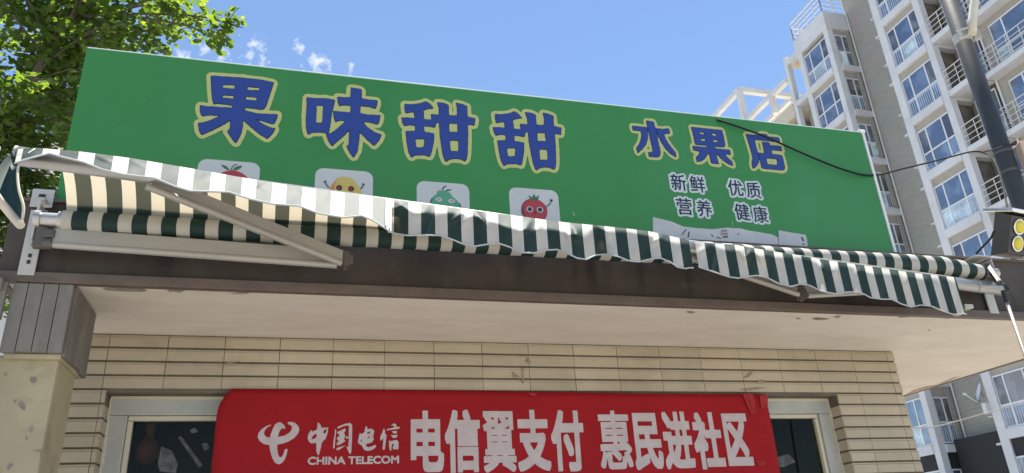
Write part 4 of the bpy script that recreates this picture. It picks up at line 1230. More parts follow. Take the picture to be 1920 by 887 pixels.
pr.add([SB([(310, 155), (230, 200), (185, 260), (180, 310), (225, 360), (285, 365), (290, 320), (330, 210), (370, 140), (430, 108), (480, 125), (520, 165), (540, 218), (515, 225), (485, 208), (450, 240), (425, 300), (412, 355), (520, 335), (600, 285), (640, 235), (645, 190), (620, 155), (580, 145), (572, 105), (650, 105), (710, 130), (760, 190), (768, 240), (740, 310), (680, 375), (590, 430), (500, 465), (400, 485), (402, 560), (412, 640), (440, 690), (470, 695), (500, 650), (525, 560), (575, 550), (560, 640), (520, 740), (470, 795), (430, 812), (370, 790), (330, 730), (295, 640), (275, 540), (270, 490), (180, 475), (110, 425), (75, 360), (90, 290), (150, 220), (220, 175), (300, 150)], *zl)], [], YP, 0, 0.0014, 0, bulge)
zk = (9.337, 570, 785)
CAL = [
    ([[(240, 65), (290, 110), (310, 165), (425, 160), (415, 250), (380, 360), (340, 390), (310, 440), (290, 540), (260, 645), (240, 640), (215, 560), (220, 430), (130, 442), (110, 425), (95, 420), (65, 360), (75, 280), (130, 200), (145, 235), (225, 200), (235, 150)]],
     [[(215, 265), (160, 300), (125, 375), (200, 350), (225, 310)], [(405, 180), (345, 215), (340, 265), (385, 255)]]),
    ([[(545, 185), (568, 215), (552, 340), (536, 525), (518, 530), (508, 510), (520, 380), (538, 280)], [(580, 155), (640, 125), (720, 95), (810, 80), (845, 115), (838, 400), (828, 590), (810, 625), (790, 610), (740, 490), (775, 505), (782, 400), (785, 250), (788, 130), (720, 130), (640, 160), (595, 180)],
      [(580, 240), (720, 175), (735, 200), (700, 260), (725, 300), (700, 370), (730, 395), (650, 450), (580, 475), (570, 440), (610, 400), (570, 355), (625, 290), (585, 260)], [(740, 310), (785, 330), (785, 345), (730, 360)], [(560, 530), (600, 510), (735, 470), (620, 550), (580, 560)]], []),
    ([[(1085, 130), (1110, 160), (1105, 190), (1180, 178), (1235, 220), (1210, 310), (1220, 370), (1190, 420), (1085, 450), (1090, 490), (1130, 505), (1250, 465), (1265, 495), (1200, 550), (1110, 572), (1050, 550), (1010, 470), (990, 468), (940, 425), (960, 320), (980, 250), (1000, 280), (1060, 240), (1065, 190)]],
     [[(1105, 245), (1175, 225), (1150, 260), (1110, 275)], [(1100, 350), (1155, 305), (1140, 345)], [(985, 400), (1020, 360), (1010, 410)]]),
    ([[(1395, 170), (1420, 220), (1420, 270), (1445, 290), (1430, 420), (1415, 540), (1390, 560), (1375, 530), (1390, 350), (1340, 395), (1330, 330), (1365, 260)], [(1520, 125), (1575, 85), (1615, 110), (1615, 150), (1680, 150), (1660, 185), (1560, 195), (1450, 212), (1445, 190), (1570, 160), (1580, 130)],
      [(1535, 225), (1620, 220), (1630, 250), (1600, 270), (1560, 262)], [(1515, 295), (1640, 290), (1620, 335), (1560, 345)], [(1485, 380), (1510, 400), (1620, 375), (1655, 410), (1650, 540), (1560, 545), (1550, 510), (1580, 440), (1540, 450), (1525, 565), (1500, 560), (1485, 470)]], [])]
for po, ho in CAL:
    pr.add([SB(q, *zk) for q in po], [SB(q, *zk) for q in ho], YP, 0, 0.0010, 0, bulge, 1)
pr.build('lettering', [M['banner_print']], ban)
tp = MB()
for pxs in ([(1392, 737), (1412, 739), (1420, 775), (1408, 776)], [(1424, 741), (1440, 742), (1440, 764), (1428, 766)], [(990, 736), (1008, 737), (1004, 743), (994, 741)], [(1415, 862), (1436, 865), (1434, 873), (1424, 874)]):
    MB().poly([at(x, y, 'y', YB - 0.013) for x, y in pxs]).build('tape_patch', M['tape'], ban)

# ------------------------------------------------------------------ pole, lamp, wires
PX, PY = 5.55, 4.27
pole = empty('street_pole', (PX, PY, 0), 'thick dark grey steel pole with a cream branch pipe at the right edge', 'pole')
m = MB(); m.cyl((PX, PY, 0), (PX, PY, 8.6), 0.072, 0.066, n=32); po_ = m.build('shaft', M['pole'], pole)
for pl in po_.data.polygons: pl.use_smooth = len(pl.vertices) == 4
m = MB(); m.cyl((PX, PY, 0), (PX, PY, 0.025), 0.2, n=32); m.build('base_plate', M['pole'], pole)
cz = 1.6 + 0.607 * math.hypot(PX, PY) - 0.12
m = MB(); m.cyl((PX, PY, cz - 0.045), (PX, PY, cz + 0.045), 0.077, n=32)
m.obox((PX - 0.085, PY - 0.06, cz), (.8, .6, 0), (-.6, .8, 0), (0, 0, 1), 0.05, 0.03, 0.10, 0.004)
m.obox((PX + 0.075, PY - 0.08, cz), (.8, -.6, 0), (.6, .8, 0), (0, 0, 1), 0.06, 0.03, 0.10, 0.004)
m.cyl((PX - .12, PY - .06, cz - .05), (PX - .05, PY - .12, cz - .05), 0.01, n=8).cyl((PX - .12, PY - .06, cz + .03), (PX - .05, PY - .12, cz + .03), 0.01, n=8)
m.build('clamp', M['white_metal'], pole)
m = MB(); m.tube([(PX - 0.01, PY - 0.105, cz - 0.02), (PX + 0.03, PY - 0.12, cz + 0.12), (PX + 0.16, PY - 0.2, cz + 0.55), (PX + 0.30, PY - 0.28, cz + 1.05)], 0.036, 16); m.build('branch_pipe', M['cream_pipe'], pole)
jb = at(1930, 292, 'y', PY - 0.12)
m = MB(); m.obox(jb + Vector((0.03, 0, -0.02)), (.9, -.43, 0), (.43, .9, 0), (0, 0, 1), 0.16, 0.10, 0.30, 0.01); m.build('meter_box', M['pinkbox'], pole)
m = MB()
for dz in (-.10, .08): m.cyl((PX, PY, jb.z + dz - .012), (PX, PY, jb.z + dz + .012), 0.0735, n=28)
m.build('strap', M['dark_joint'], pole)

lamp = empty('floodlight', (3.70, 2.95, 2.98), 'black floodlight with round yellow lenses standing on the right end of the fascia', 'floodlight')
# frame of the tilted lamp: built about its centre, leaning forward
la = math.radians(24)
yaw = math.radians(8)
Ax = Vector((math.cos(yaw), math.sin(yaw), 0)); Bk = Vector((-math.sin(yaw), math.cos(yaw), 0))
Nf = (-Bk * math.cos(la) + Vector((0, 0, -1)) * math.sin(la)).normalized(); Uf = Ax.cross(Nf) * -1
if Uf.z < 0: Uf = -Uf
LW, LH = 0.27, 0.20
LC = at(1908.5, 441, 'y', 2.885) + Ax * 0.072
m = MB()
fr = [LC + Ax * sx * LW / 2 + Uf * sz * LH / 2 for sx, sz in ((-1, -1), (1, -1), (1, 1), (-1, 1))]
bkp = [LC - Nf * 0.07 + Ax * sx * LW * .62 + Uf * sz * LH * .60 for sx, sz in ((-1, -1), (1, -1), (1, 1), (-1, 1))]
vs = [m.bm.verts.new(v) for v in fr + bkp]
for f_ in ((0, 1, 2, 3), (7, 6, 5, 4), (0, 4, 5, 1), (1, 5, 6, 2), (2, 6, 7, 3), (3, 7, 4, 0)): m.bm.faces.new([vs[i] for i in f_])
m.build('housing', M['housing'], lamp)
m = MB(); m.obox(LC - Nf * 0.05 + Uf * LH * .62, Ax, Nf, Uf, LW * 1.32, 0.17, 0.022, 0.006); m.build('top_fin', M['chrome'], lamp)
ls = []
for sx in (-0.072, 0.03):
    for sz in (0.045, -0.045):
        cc = LC + Ax * (sx + 0.0) + Uf * sz + Nf * 0.001
        m = MB(); m.lathe(cc, [(0.044, 0), (0.044, 0.006), (0.038, 0.009), (0.034, 0.004)], Nf, 24); ring = m.build('lens', M['chrome'], lamp)
        m = MB(); m.lathe(cc, [(0.0335, 0.004), (0.033, 0.010), (0.024, 0.0145), (0.004, 0.016)], Nf, 24); m.build('yellow_disc', M['yellow'], ring)
m = MB()
m.beam(LC - Nf * .04 - Uf * .06, Vector((LC.x + .02, 2.965, 2.985)), 0.02, 0.012, (0, 1, 0)); m.box((LC.x - .05, 2.95, 2.981), (LC.x + .08, 3.0, 2.989))
m.build('mount', M['white_metal'], lamp)

ca = empty('power_cable', (2.0, 2.94, 3.7), 'thick black cable sagging over the sign to the grey pole and lamp', 'cable')
pts = [at(1250, 222, 'y', 3.06), at(1300, 222, 'y', 3.055), at(1335, 222, 'y', 3.0), at(1352, 227, 'y', 2.962), at(1380, 236, 'y', 2.955), at(1430, 254, 'y', 2.95), at(1480, 276, 'y', 2.95), at(1540, 302, 'y', 2.95), at(1585, 319, 'y', 2.95), at(1620, 328, 'y', 2.96), at(1650, 327, 'y', 3.0), at(1690, 317, 'y', 3.15), at(1740, 305, 'y', 3.35), at(1790, 292, 'y', 3.5), at(1825, 284, 'y', 3.55), at(1850, 288, 'y', 3.5), at(1868, 308, 'y', 3.35), at(1880, 345, 'y', 3.15), at(1888, 385, 'y', 3.0), at(1890, 398, 'y', 2.96)]
m = MB(); m.tube(catmull(pts, 6), 0.0054, 8); m.build('sheath', M['wire'], ca)
m = MB(); m.tube(catmull([at(1840, 285, 'y', 3.55), at(1862, 281, 'y', 3.8), at(1885, 272, 'y', 4.05), at(1905, 270, 'y', 4.16)], 6), 0.005, 8); m.build('branch', M['wire'], ca)
st_ = MB(); st_.cyl(at(1738, 476, 'y', 2.95), at(1792, 432, 'y', 2.9), 0.005, n=8)
o = MB(); o.tube(catmull([at(1830, 476, 'y', 2.94), at(1845, 460, 'y', 2.90), at(1858, 446, 'y', 2.87), at(1864, 433, 'y', 2.85)], 5), 0.006, 8)
o = o.build('stub_wire', M['wire']); tag(o, 'short black wire sticking up beside the white awning bracket', 'wire')
o = MB(); o.tube(catmull([at(1690, 800, 'y', 6.5), at(1745, 801, 'y', 6.9), at(1800, 788, 'y', 7.2), at(1870, 768, 'y', 7.6), at(2050, 715, 'y', 8.4)], 6), 0.006, 6)
o = o.build('thin_cable', M['thin_wire']); tag(o, 'thin pale brown cable stretched below the soffit in front of the tower', 'cable')

# ------------------------------------------------------------------ apartment tower
T = empty('apartment_tower', (32, 24, 0), 'tall white and brown apartment tower with bay windows behind the shop at right', 'apartment building')
FX = 27.4; FH = 2.9
LEV = [5.8 + FH * k for k in range(10)]           # floor lines; ledge tops
TOPA, TOPB = 29.65, 37.6
YA0, YA1, YA2 = 28.5, 31.2, 32.5                  # bay A near corner, far corner, open balcony end
YB0, YB1 = 22.6, 25.3                             # bay B
m = MB()
m.box((28.85, YA0 + 0.003, 0), (44, YA2 - .05, TOPA - 0.9)); m.box((28.95, 6, 5.9), (44, YA0 - 0.003, TOPB - 1)); m.build('rear_mass', M['tgrey'], T)
m = MB(); m.box((28.85, YA0 - 0.06, 5.9), (31.5, YA0 - 0.002, TOPA - 0.05)); m.build('recess_wall', M['tbrown'], T)
m = MB(); m.box((28.85, YA0 - 0.07, 0), (31.5, YA0 + 0.0, 5.9)).box((28.2, 6, 0), (44, YA0 - 0.08, 5.9)).box((FX + .05, YB0 + .05, 0), (28.2, YB1 - .05, 2.9)).box((FX + .05, YA0 + .05, 0), (28.84, YA1, 2.9)); m.build('dark_base', M['tdark'], T)
m = MB()
m.box((FX, YB1 - 0.42, 0), (FX + 0.42, YB1, TOPB)); m.box((FX, YB0, 0), (FX + 0.34, YB0 + 0.34, TOPB))
m.box((FX, YA0, 0), (FX + 0.36, YA0 + 0.34, TOPA)); m.box((FX, YA1 - 0.36, 0), (FX + 0.36, YA1, TOPA)); m.box((FX, YA2 - 0.26, 0), (FX + 0.3, YA2, TOPA - 0.35))
m.build('corner_column', M['twhite'], T)
m = MB()
m.box((FX + 0.42, YB1 - 0.25, 0), (28.95, YB1, TOPB)); m.box((FX + 0.36, YA1 - 0.3, 0), (28.85, YA1, TOPA))
m.box((28.62, YA0, 5.9), (28.849, YA0 + 0.2, TOPA - 1)).box((28.6, 6, 5.9), (28.949, YB0 - 1.45, TOPB))
m.build('side_wall', M['tgrey'], T)
for z in LEV + [LEV[-1] + FH]:
    m = MB()
    if z < TOPB: m.box((FX - 0.06, YB0 + 0.345, z - 0.42), (FX + 0.45, YB1 - 0.425, z - 0.02), 0.01)
    if z < TOPB: m.box((FX + 0.345, YB0 - 0.02, z - 0.42), (28.9, YB0 + 0.3, z - 0.02))
    m.build('ledge', M['twhite'], T)
    if z < TOPA - 2:
        m = MB()
        m.box((FX - 0.06, YA0 + 0.345, z - 0.42), (FX + 0.45, YA1 - 0.365, z - 0.02), 0.01)
        m.box((FX + 0.365, YA0 - 0.08, z - 0.40), (28.95, YA0 + 0.2, z - 0.05), 0.01)
        m.build('ledge', M['twhite'], T)
        m = MB(); m.box((FX + .01, YA1 + 0.003, z - 0.36), (28.8, YA2 - 0.265, z - 0.02)).build('balcony_slab', M['twhite'], T)
m = MB()
m.box((FX - 0.06, YA0 - 0.06, TOPA - 1.15), (FX + 0.4, YA1 + 0.05, TOPA), 0.015).box((FX + 0.402, YA0 - 0.06, TOPA - 1.15), (28.85, YA0 + 0.3, TOPA))
m.box((FX - .01, YA1 + .055, TOPA - 1.0), (FX + .3, YA2, TOPA - .62))
m.build('parapet', M['twhite'], T)
for z in LEV:
    m = MB()
    m.box((FX + 0.10, YB0 + 0.345, z + FH - 0.78), (FX + 0.42, YB1 - 0.425, z + FH - 0.425))
    if z + FH < TOPA - 1: m.box((FX + 0.10, YA0 + 0.345, z + FH - 0.78), (FX + 0.42, YA1 - 0.365, z + FH - 0.425))
    if z + FH < TOPA - 1: m.box((28.3, YA1 + .01, z), (28.8, YA2, z + FH - .37))
    if z + FH < TOPA: m.box((FX + 0.365, YA0 + 0.105, z + FH - 0.84), (28.6, YA0 + 0.25, min(z + FH - 0.405, TOPA - 1.16)))
    m.build('lintel', M['tbeige'], T)
m = MB(); m.box((FX + 0.75, YB0 + 0.3, 2.9), (28.9, YB1 - 0.3, TOPB - .3)); m.box((FX + 0.75, YA0 + 0.45, 2.9), (28.8, YA1 - .31, TOPA - 1.2)); m.build('dark_interior', M['dark_room'], T)
m = MB(); m.box((28.0, 6, TOPB), (44, 26, TOPB + .3)).box((FX + .05, YA0 + .31, TOPA - .95), (44, YA2, TOPA - .8)); m.build('roof_slab', M['tcream'], T)
# balconies beside bay B and on the grey wall: slab, railing with thin rails
ra = MB()


def rail(p, q, h=1.0, n=3, posts=3, r=0.017):
    p, q = Vector(p), Vector(q)
    for k in range(n):
        z = h * (k + 1) / n if k < n - 1 else h
        ra.cyl(p + Vector((0, 0, z)), q + Vector((0, 0, z)), r if k < n - 1 else r * 1.4, n=6)
    for k in range(posts + 1):
        a = p.lerp(q, k / posts); ra.cyl(a, a + Vector((0, 0, h)), r * 1.2, n=6)


for z in LEV:
    MB().box((FX, 21.2, z - 0.30), (28.6, YB0 - 0.022, z - 0.02)).build('balcony_slab', M['twhite'], T)
    ra = MB(); rail((FX + .06, 21.25, z - .02), (FX + .06, YB0 - .02, z - .02), 1.05, 4, 2); ra.build('railing', M['trail'], T)
    for y0 in (18.4, 14.6, 10.8):
        MB().box((28.02, y0, z - 0.28), (28.6, y0 + 2.75, z - 0.02)).build('balcony_slab', M['twhite'], T)
        ra = MB(); rail((28.06, y0 + .05, z - .02), (28.06, y0 + 2.7, z - .02), 1.05, 4, 4)
        rail((28.06, y0 + 2.7, z - .02), (28.58, y0 + 2.7, z - .02), 1.05, 4, 1); ra.build('railing', M['trail'], T)
# rooftop rails
ra = MB()
for p, q in (((FX, YA0, TOPA), (FX, YA1, TOPA)), ((FX, YA0, TOPA), (30.5, YA0, TOPA)), ((FX, YA1, TOPA - .3), (30, YA1, TOPA - .3))): rail(p, q, 1.25, 4, 4, 0.03)
ra.build('railing', M['trail'], T)
m = MB(); m.cyl((28.55, 21.16, 5.9), (28.55, 21.16, TOPB), 0.05, n=10).cyl((28.88, YA0 - .12, 5.9), (28.88, YA0 - .12, TOPA), 0.05, n=8); m.build('downpipe', M['twhite'], T)
m = MB()
rs = random.Random(4)
for z in LEV:
    m.box((FX + 0.12, YB1 + 0.003, z - 0.55), (FX + 0.42, YB1 + 0.35, z - 0.47)); m.box((FX + .02, YB1 + 0.003, z + 0.55), (FX + .20, YB1 + 0.26, z + 0.59))
m.build('air_conditioner_shelf', M['twhite'], T)


def glazing(parent, origin, ydir, wdt, hgt, cols, mid, seed, low='bars', style='bay'):
    """a window set in a wall: frame, panes above and below a middle rail, balusters behind the lower panes. Runs from origin along ydir (unit)"""
    rs = random.Random(seed); o = Vector(origin); d = Vector(ydir); n = Vector((d.y, -d.x, 0)) if abs(d.y) > .5 else Vector((0, -1, 0))
    if abs(d.y) > .5: n = Vector((-1, 0, 0))
    f = MB(); t_ = 0.065

    def bx(a0, a1, z0, z1, dep0, dep1, mb):
        p = o + d * a0 + Vector((0, 0, z0)) - n * dep0; q = o + d * a1 + Vector((0, 0, z1)) - n * dep1; mb.box(p, q)
    xs_ = [0]
    for c_ in cols: xs_.append(xs_[-1] + c_ * wdt)
    bx(0, wdt, hgt - t_, hgt, 0, .06, f); bx(0, wdt, 0, t_, 0, .06, f)
    for i, x in enumerate(xs_): bx(max(0, x - t_ / 2), min(wdt, x + t_ / 2), t_ + .001, hgt - t_ - .001, 0.002, .058, f)
    zm = hgt * mid
    for i in range(len(cols)): bx(xs_[i] + t_ / 2 + .001, xs_[i + 1] - t_ / 2 - .001, zm - .035, zm + .035, .004, .056, f)
    fo = f.build('window', M['tframe'], parent)
    for i in range(len(cols)):
        edge = i in (0, len(cols) - 1) and len(cols) > 2
        mk = 'tglass_dark' if (edge and rs.random() < .75) or (style == 'narrow' and rs.random() < .6) else 'tglass'
        pm = MB(); bx(xs_[i] + .02, xs_[i + 1] - .02, zm + .02, hgt - .03, .03, .034, pm); pm.build('pane', M[mk], fo)
        mk = 'tglass_pale' if rs.random() < .22 else 'tglass_low'
        pm = MB(); bx(xs_[i] + .02, xs_[i + 1] - .02, .03, zm - .02, .03, .034, pm); pm.build('pane', M[mk], fo)
    if low == 'bars':
        bm_ = MB(); x = 0.08
        while x < wdt - .05:
            if all(abs(x - q) > .06 for q in xs_): bx(x, x + .028, .07, zm - .05, .018, .028, bm_)
            x += 0.115
        bx(.05, wdt - .05, zm - .12, zm - .075, .0175, .0285, bm_)
        bm_.build('balusters', M['tbar'], fo)
    return fo


for i, z in enumerate(LEV):
    sd = i * 7
    lowB = 'none' if i in (4,) else 'bars'
    glazing(T, (FX + 0.06, YB0 + 0.36, z), (0, 1, 0), YB1 - YB0 - 0.80, FH - 0.80, (.24, .50, .26), .42, sd + 1, lowB)
    glazing(T, (28.55, 21.35, z), (0, 1, 0), 1.1, FH - 0.5, (.5, .5), .45, sd + 4, 'none', 'narrow')
    for y0 in (18.75, 14.95): glazing(T, (28.53, y0, z + 0.35), (0, 1, 0), 1.9, FH - 1.0, (.66, .34), .30, sd + 5 + int(y0), 'none', 'bay')
    if z + FH < TOPA:
        glazing(T, (FX + 0.06, YA0 + 0.36, z), (0, 1, 0), YA1 - YA0 - 0.74, FH - 0.80, (.25, .50, .25), .42, sd + 2, 'none' if i == 6 else 'bars')
        glazing(T, (FX + 0.42, YA0 + 0.04, z), (1, 0, 0), 0.95, FH - 0.85, (.5, .5), .45, sd + 3, 'bars' if i % 2 == 0 else 'none', 'narrow')
for (yy0, ww, cc_) in ((YB0 + .36, YB1 - YB0 - .8, (.3, .4, .3)), (YA0 + .36, YA1 - YA0 - .74, (.5, .5))):
    glazing(T, (FX + 0.06, yy0, 2.95), (0, 1, 0), ww, 1.75, cc_, .32, 77, 'none')
glazing(T, (FX + 0.42, YA0 + 0.04, 2.95), (1, 0, 0), 0.95, 1.75, (.5, .5), .32, 78, 'none', 'narrow')
MB().box((FX + .08, YB0 + .345, 4.72), (FX + .5, YB1 - .425, 5.37)).build('dark_lintel', M['tdark'], T)
m = MB(); m.box((FX + .08, YA0 + .345, 4.72), (FX + .5, YA1 - .365, 5.37)).box((FX + .37, YA0 + .03, 4.72), (28.6, YA0 + .25, 5.37)); m.build('dark_lintel', M['tdark'], T)

# farther wing with a white roof frame
W = empty('roof_frame_wing', (31, 38, 0), 'cream roof wing with open white beam frame rising behind the right half of the sign', 'building')
m = MB(); m.box((27.9, 33.0, 0), (40, 42, 25.3)); m.build('body', M['tgrey'], W)
m = MB(); m.box((27.4, 32.6, 25.3), (40, 42.2, 26.2), 0.02).box((29.8, 36.9, 26.2), (40, 42, 27.6)).box((27.35, 32.6, 24.0), (27.9, 42.2, 24.3)); m.build('parapet', M['tcream'], W)
m = MB()
for p, q in (((FX, 37.3, 30.3), (31.6, 37.3, 30.3)), ((FX, 37.3, 30.3), (FX, 41.6, 30.3)), ((31.6, 37.3, 30.3), (31.6, 41.6, 30.3)), ((FX, 41.6, 30.3), (31.6, 41.6, 30.3))): m.beam(p, q, 0.34, 0.34)
for x, y in ((FX, 37.3), (31.6, 37.3), (FX, 41.6), (31.6, 41.6)): m.box((x - .17, y - .17, 26.1), (x + .17, y + .17, 30.12))
m.beam((FX + .1, 32.7, 27.9), (FX + .1, 37.1, 27.9), 0.30, 0.34); m.box((FX - .06, 34.2, 26.6), (FX + .26, 34.5, 27.7)); m.beam((FX + .1, 37.1, 27.9), (FX + .1, 41.6, 27.9), 0.3, 0.3)
m.build('roof_beam', M['twhite'], W)
ra = MB(); rail((28.6, 33, 26.2), (28.6, 41, 26.2), 1.1, 4, 6, .03); rail((30.0, 37.0, 27.6), (30.0, 41, 27.6), 1.0, 3, 4, .03); ra.build('railing', M['trail'], W)
for k in range(3): glazing(W, (27.85, 33.4, 22.3 - FH * k), (0, 1, 0), 1.8, 1.6, (.5, .5), .4, 90 + k, 'none')

# satellite dish on bay B's far column
dish = empty('satellite_dish', (27.1, 25.6, 7.4), 'white satellite dish fixed to the white column of the tower below the soffit', 'satellite dish')
dc = at(1690 + 590 / 4.087, 670 + 262 / 4.087, 'y', 25.75)
dn = Vector((-0.80, 0.50, 0.32)).normalized()
m = MB(); m.lathe(dc, [(0.002, -0.10), (0.16, -0.085), (0.32, -0.04), (0.42, 0.01), (0.425, 0.012), (0.32, -0.03), (0.16, -0.07), (0.002, -0.085)], dn, 28); m.build('reflector', M['twhite'], dish)
m = MB(); tip = dc + dn * 0.42 + Vector((-.35, -.15, -.22)); m.tube([dc - Vector((0, 0, .38)) + dn * .02, dc + Vector((-.25, -.1, -.45)) + dn * .1, tip], 0.022, 8); m.cyl(tip - dn * .08, tip + dn * .06, .055, n=12); m.build('feed_arm', M['twhite'], dish)
m = MB(); m.tube([dc - dn * .1, dc + Vector((.2, -.05, -.35)), Vector((27.5, 25.3, dc.z - .75))], 0.03, 8); m.box((27.2, 25.31, dc.z - 1.0), (27.55, 25.5, dc.z - .55)); m.build('wall_mount', M['trail'], dish)

# pale block far behind the tree
FB = empty('pale_block', (-13, 44, 0), 'pale far apartment block glimpsed through the ginkgo leaves', 'apartment building')
m = MB(); m.box((-30, 44, 0), (-9.5, 58, 23.5)).box((-12.6, 43.2, 0), (-11.2, 44, 29)).box((-30, 45, 23.5), (-14.5, 58, 27)).build('wall', M['far_wall'], FB)
for k in range(8):
    for x in (-26, -21.5, -17, -10.6): glazing(FB, (x, 43.98, 3 + 2.9 * k), (1, 0, 0), 1.8, 1.5, (.5, .5), .4, 200 + k, 'none')

# ------------------------------------------------------------------ ginkgo tree
tree = empty('ginkgo_tree', (-3.3, 5.4, 0), 'leafy ginkgo tree growing behind the left end of the green sign', 'tree')


def leaf_mat():
    m = bpy.data.materials.new('ginkgo_leaf'); m.use_nodes = True
    nt = m.node_tree; p = nt.nodes['Principled BSDF']; o = nt.nodes['Material Output']
    at_ = nt.nodes.new('ShaderNodeAttribute'); at_.attribute_name = 'tone'
    cr_ = nt.nodes.new('ShaderNodeValToRGB')
    cr_.color_ramp.elements[0].color = (0.042, 0.085, 0.014, 1); cr_.color_ramp.elements[1].color = (0.14, 0.20, 0.035, 1)
    e = cr_.color_ramp.elements.new(0.6); e.color = (0.08, 0.14, 0.024, 1)
    nt.links.new(at_.outputs['Fac'], cr_.inputs[0]); nt.links.new(cr_.outputs[0], p.inputs['Base Color'])
    p.inputs['Roughness'].default_value = 0.5
    tr = nt.nodes.new('ShaderNodeBsdfTranslucent')
    mu = nt.nodes.new('ShaderNodeMix'); mu.data_type = 'RGBA'; mu.blend_type = 'MULTIPLY'; mu.inputs[0].default_value = 1.0
    nt.links.new(cr_.outputs[0], mu.inputs[6]); mu.inputs[7].default_value = (2.6, 2.3, 1.1, 1)
    nt.links.new(mu.outputs[2], tr.inputs['Color'])
    ms = nt.nodes.new('ShaderNodeMixShader'); ms.inputs[0].default_value = 0.56
    nt.links.new(p.outputs[0], ms.inputs[1]); nt.links.new(tr.outputs[0], ms.inputs[2]); nt.links.new(ms.outputs[0], o.inputs['Surface'])
    return m


M['leaf'] = leaf_mat()
trunk, limbs, twigs = MB(), MB(), MB()
t0 = Vector((-3.3, 5.4, 0))
trunk.tube(catmull([t0, (-3.28, 5.38, 1.2), (-3.2, 5.4, 2.4), (-3.22, 5.45, 3.6), (-3.15, 5.5, 5.2), (-3.1, 5.5, 7.2), (-3.0, 5.6, 8.6)], 6), lambda s: 0.13 * (1 - s) + 0.02, 12)
main = [Vector((-3.2, 5.4, 2.5)), Vector((-2.75, 5.25, 3.4)), at(-40, 290, 'y', 5.2), at(0, 240, 'y', 5.15), at(55, 160, 'y', 5.1), at(100, 80, 'y', 5.1), at(155, 0, 'y', 5.1), at(195, -90, 'y', 5.15), at(240, -190, 'y', 5.2)]
LEAFAT = []
limb_paths = []
mp = catmull(main, 6); limbs.tube(mp, lambda s: 0.042 * (1 - s) + 0.009, 10); limb_paths.append(mp)
rs = random.Random(8)


def branch(start, end, r, sag=0.1, reg=True):
    mid = (start + end) / 2 + Vector((rs.uniform(-.12, .12), rs.uniform(-.12, .12), rs.uniform(-.02, .16)))
    pth = catmull([start, mid, end], 7)
    limbs.tube(pth, lambda s: r * (1 - s) + 0.0035, 6); limb_paths.append(pth)
    return pth


# crown envelope (world): leaves live inside these ellipsoids
ENV = [((-2.55, 5.6, 4.9), (1.45, 1.5, 1.5)), ((-2.9, 5.6, 3.7), (1.5, 1.3, 1.0)), ((-2.2, 5.5, 6.0), (1.35, 1.4, 0.95)), ((-3.3, 5.7, 6.6), (1.7, 1.7, 1.5)), ((-1.75, 5.2, 4.3), (0.6, 0.8, 1.0)), ((-1.55, 5.3, 5.55), (.62, .8, .55)), ((-1.85, 5.25, 3.75), (.6, .7, .6))]
spots = []
for (c, r), nb in zip(ENV, (46, 26, 26, 26, 16, 14, 22)):
    for _ in range(nb):
        while True:
            v = Vector((rs.uniform(-1, 1), rs.uniform(-1, 1), rs.uniform(-1, 1)))
            if 0.25 < v.length < 1: break
        e = Vector(c) + Vector((v.x * r[0], v.y * r[1], v.z * r[2]))
        # from the nearest point of trunk or main limb
        src = min(mp[4:] + [Vector((-3.2, 5.45, z)) for z in (3, 4, 5, 6, 7)], key=lambda q: (q - e).length + abs(q.z - e.z + .4) * .6)
        pth = branch(src, e, 0.0065)
        spots.append(pth)
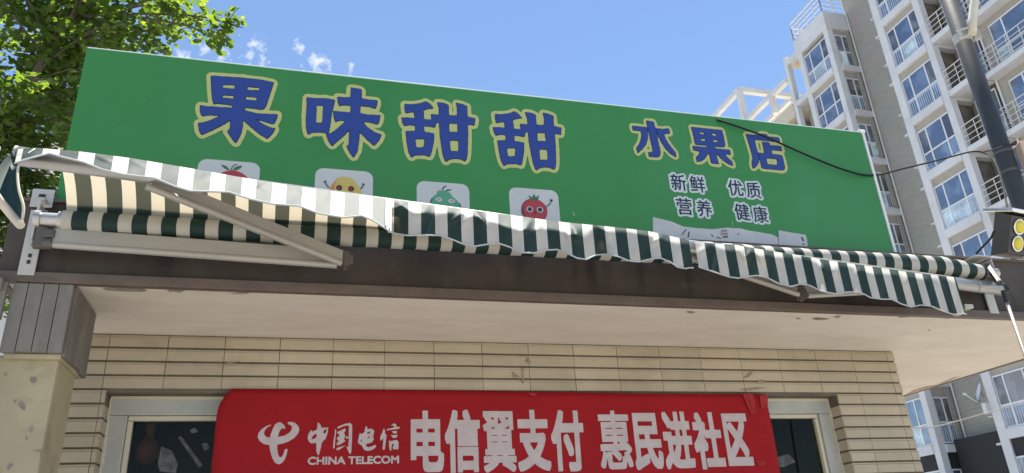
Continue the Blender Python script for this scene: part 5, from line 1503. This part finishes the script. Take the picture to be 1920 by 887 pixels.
# sprays that reach out to the right over the sky
for tgt, yy in (((455, 52), 5.0), ((420, 78), 5.05), ((345, 20), 5.0), ((395, 40), 5.2), ((300, 80), 4.9), ((330, 60), 5.3)):
    e = at(*tgt, 'y', yy); s0 = at(215 if tgt[0] > 330 else 150, 25, 'y', 5.1)
    pth = branch(s0, e, 0.008); spots.append(pth[6:])
for pth in spots:
    L = sum((b - a).length for a, b in zip(pth, pth[1:])); n = max(5, int(L / 0.05))
    for k in range(n):
        s = 0.12 + 0.88 * k / (n - 1); i = s * (len(pth) - 1); j = min(int(i), len(pth) - 2); p0 = pth[j].lerp(pth[j + 1], i - j)
        LEAFAT.append((p0 + Vector((rs.gauss(0, .03), rs.gauss(0, .03), rs.gauss(0, .025))), rs.choice((1, 2, 3))))
        if rs.random() < 0.62:
            d = Vector((rs.gauss(0, 1), rs.gauss(0, 1), rs.gauss(.1, .6))).normalized() * rs.uniform(.10, .34) * (0.5 if pth in spots[-6:] else 1)
            tp_ = p0 + d
            twigs.tube([p0, p0 + d * .5 + Vector((0, 0, .02)), tp_], 0.0028, 4, cap=False)
            for q in (0.35, 0.6, .8, 1.0): LEAFAT.append((p0 + d * q + Vector((rs.gauss(0, .02), rs.gauss(0, .02), rs.gauss(0, .02))), 3))
trunk.build('trunk', M['bark'], tree); limbs.build('limbs', M['bark'], tree); twigs.build('twigs', M['bark'], tree)
V, Fc, tone = [], [], []
# fan leaf: stalk then half disc with a notch, a little cupped
ang = np.radians([-62, -40, -14, 0, 14, 40, 62]); rad_ = np.array([0.82, 1.0, 1.0, 0.80, 1.0, 1.0, 0.82])
fan = [(0.0, 0.0, 0.0)] + [(math.sin(a) * r, math.cos(a) * r, 0.16 * abs(math.sin(a)) * (1 if i != 3 else 0)) for i, (a, r) in enumerate(zip(ang, rad_))]
for p0, n in LEAFAT:
    for _ in range(n):
        size = rs.uniform(0.028, 0.054)
        az_ = rs.uniform(0, 2 * math.pi); out = Vector((math.cos(az_), math.sin(az_), rs.uniform(-.7, .35))).normalized()
        nr = Vector((rs.gauss(0, .55), rs.gauss(0, .55), 1)).normalized(); side = out.cross(nr).normalized(); nr = side.cross(out)
        b0 = p0 + out * rs.uniform(0.02, 0.055); k = len(V); tn = min(1, max(0, rs.gauss(.45, .25)))
        for x, y, z in fan:
            q = b0 + side * (x * size) + out * (y * size) + nr * (z * size); V.append(q[:])
        Fc += [(k, k + i, k + i + 1) for i in range(1, 7)]; tone += [tn] * 8
me = bpy.data.meshes.new('crown'); me.from_pydata(V, [], Fc); at_l = me.attributes.new('tone', 'FLOAT', 'POINT'); at_l.data.foreach_set('value', tone)
cr_o = link('crown', me, M['leaf'], tree)
print('leaves', len(V) // 8)
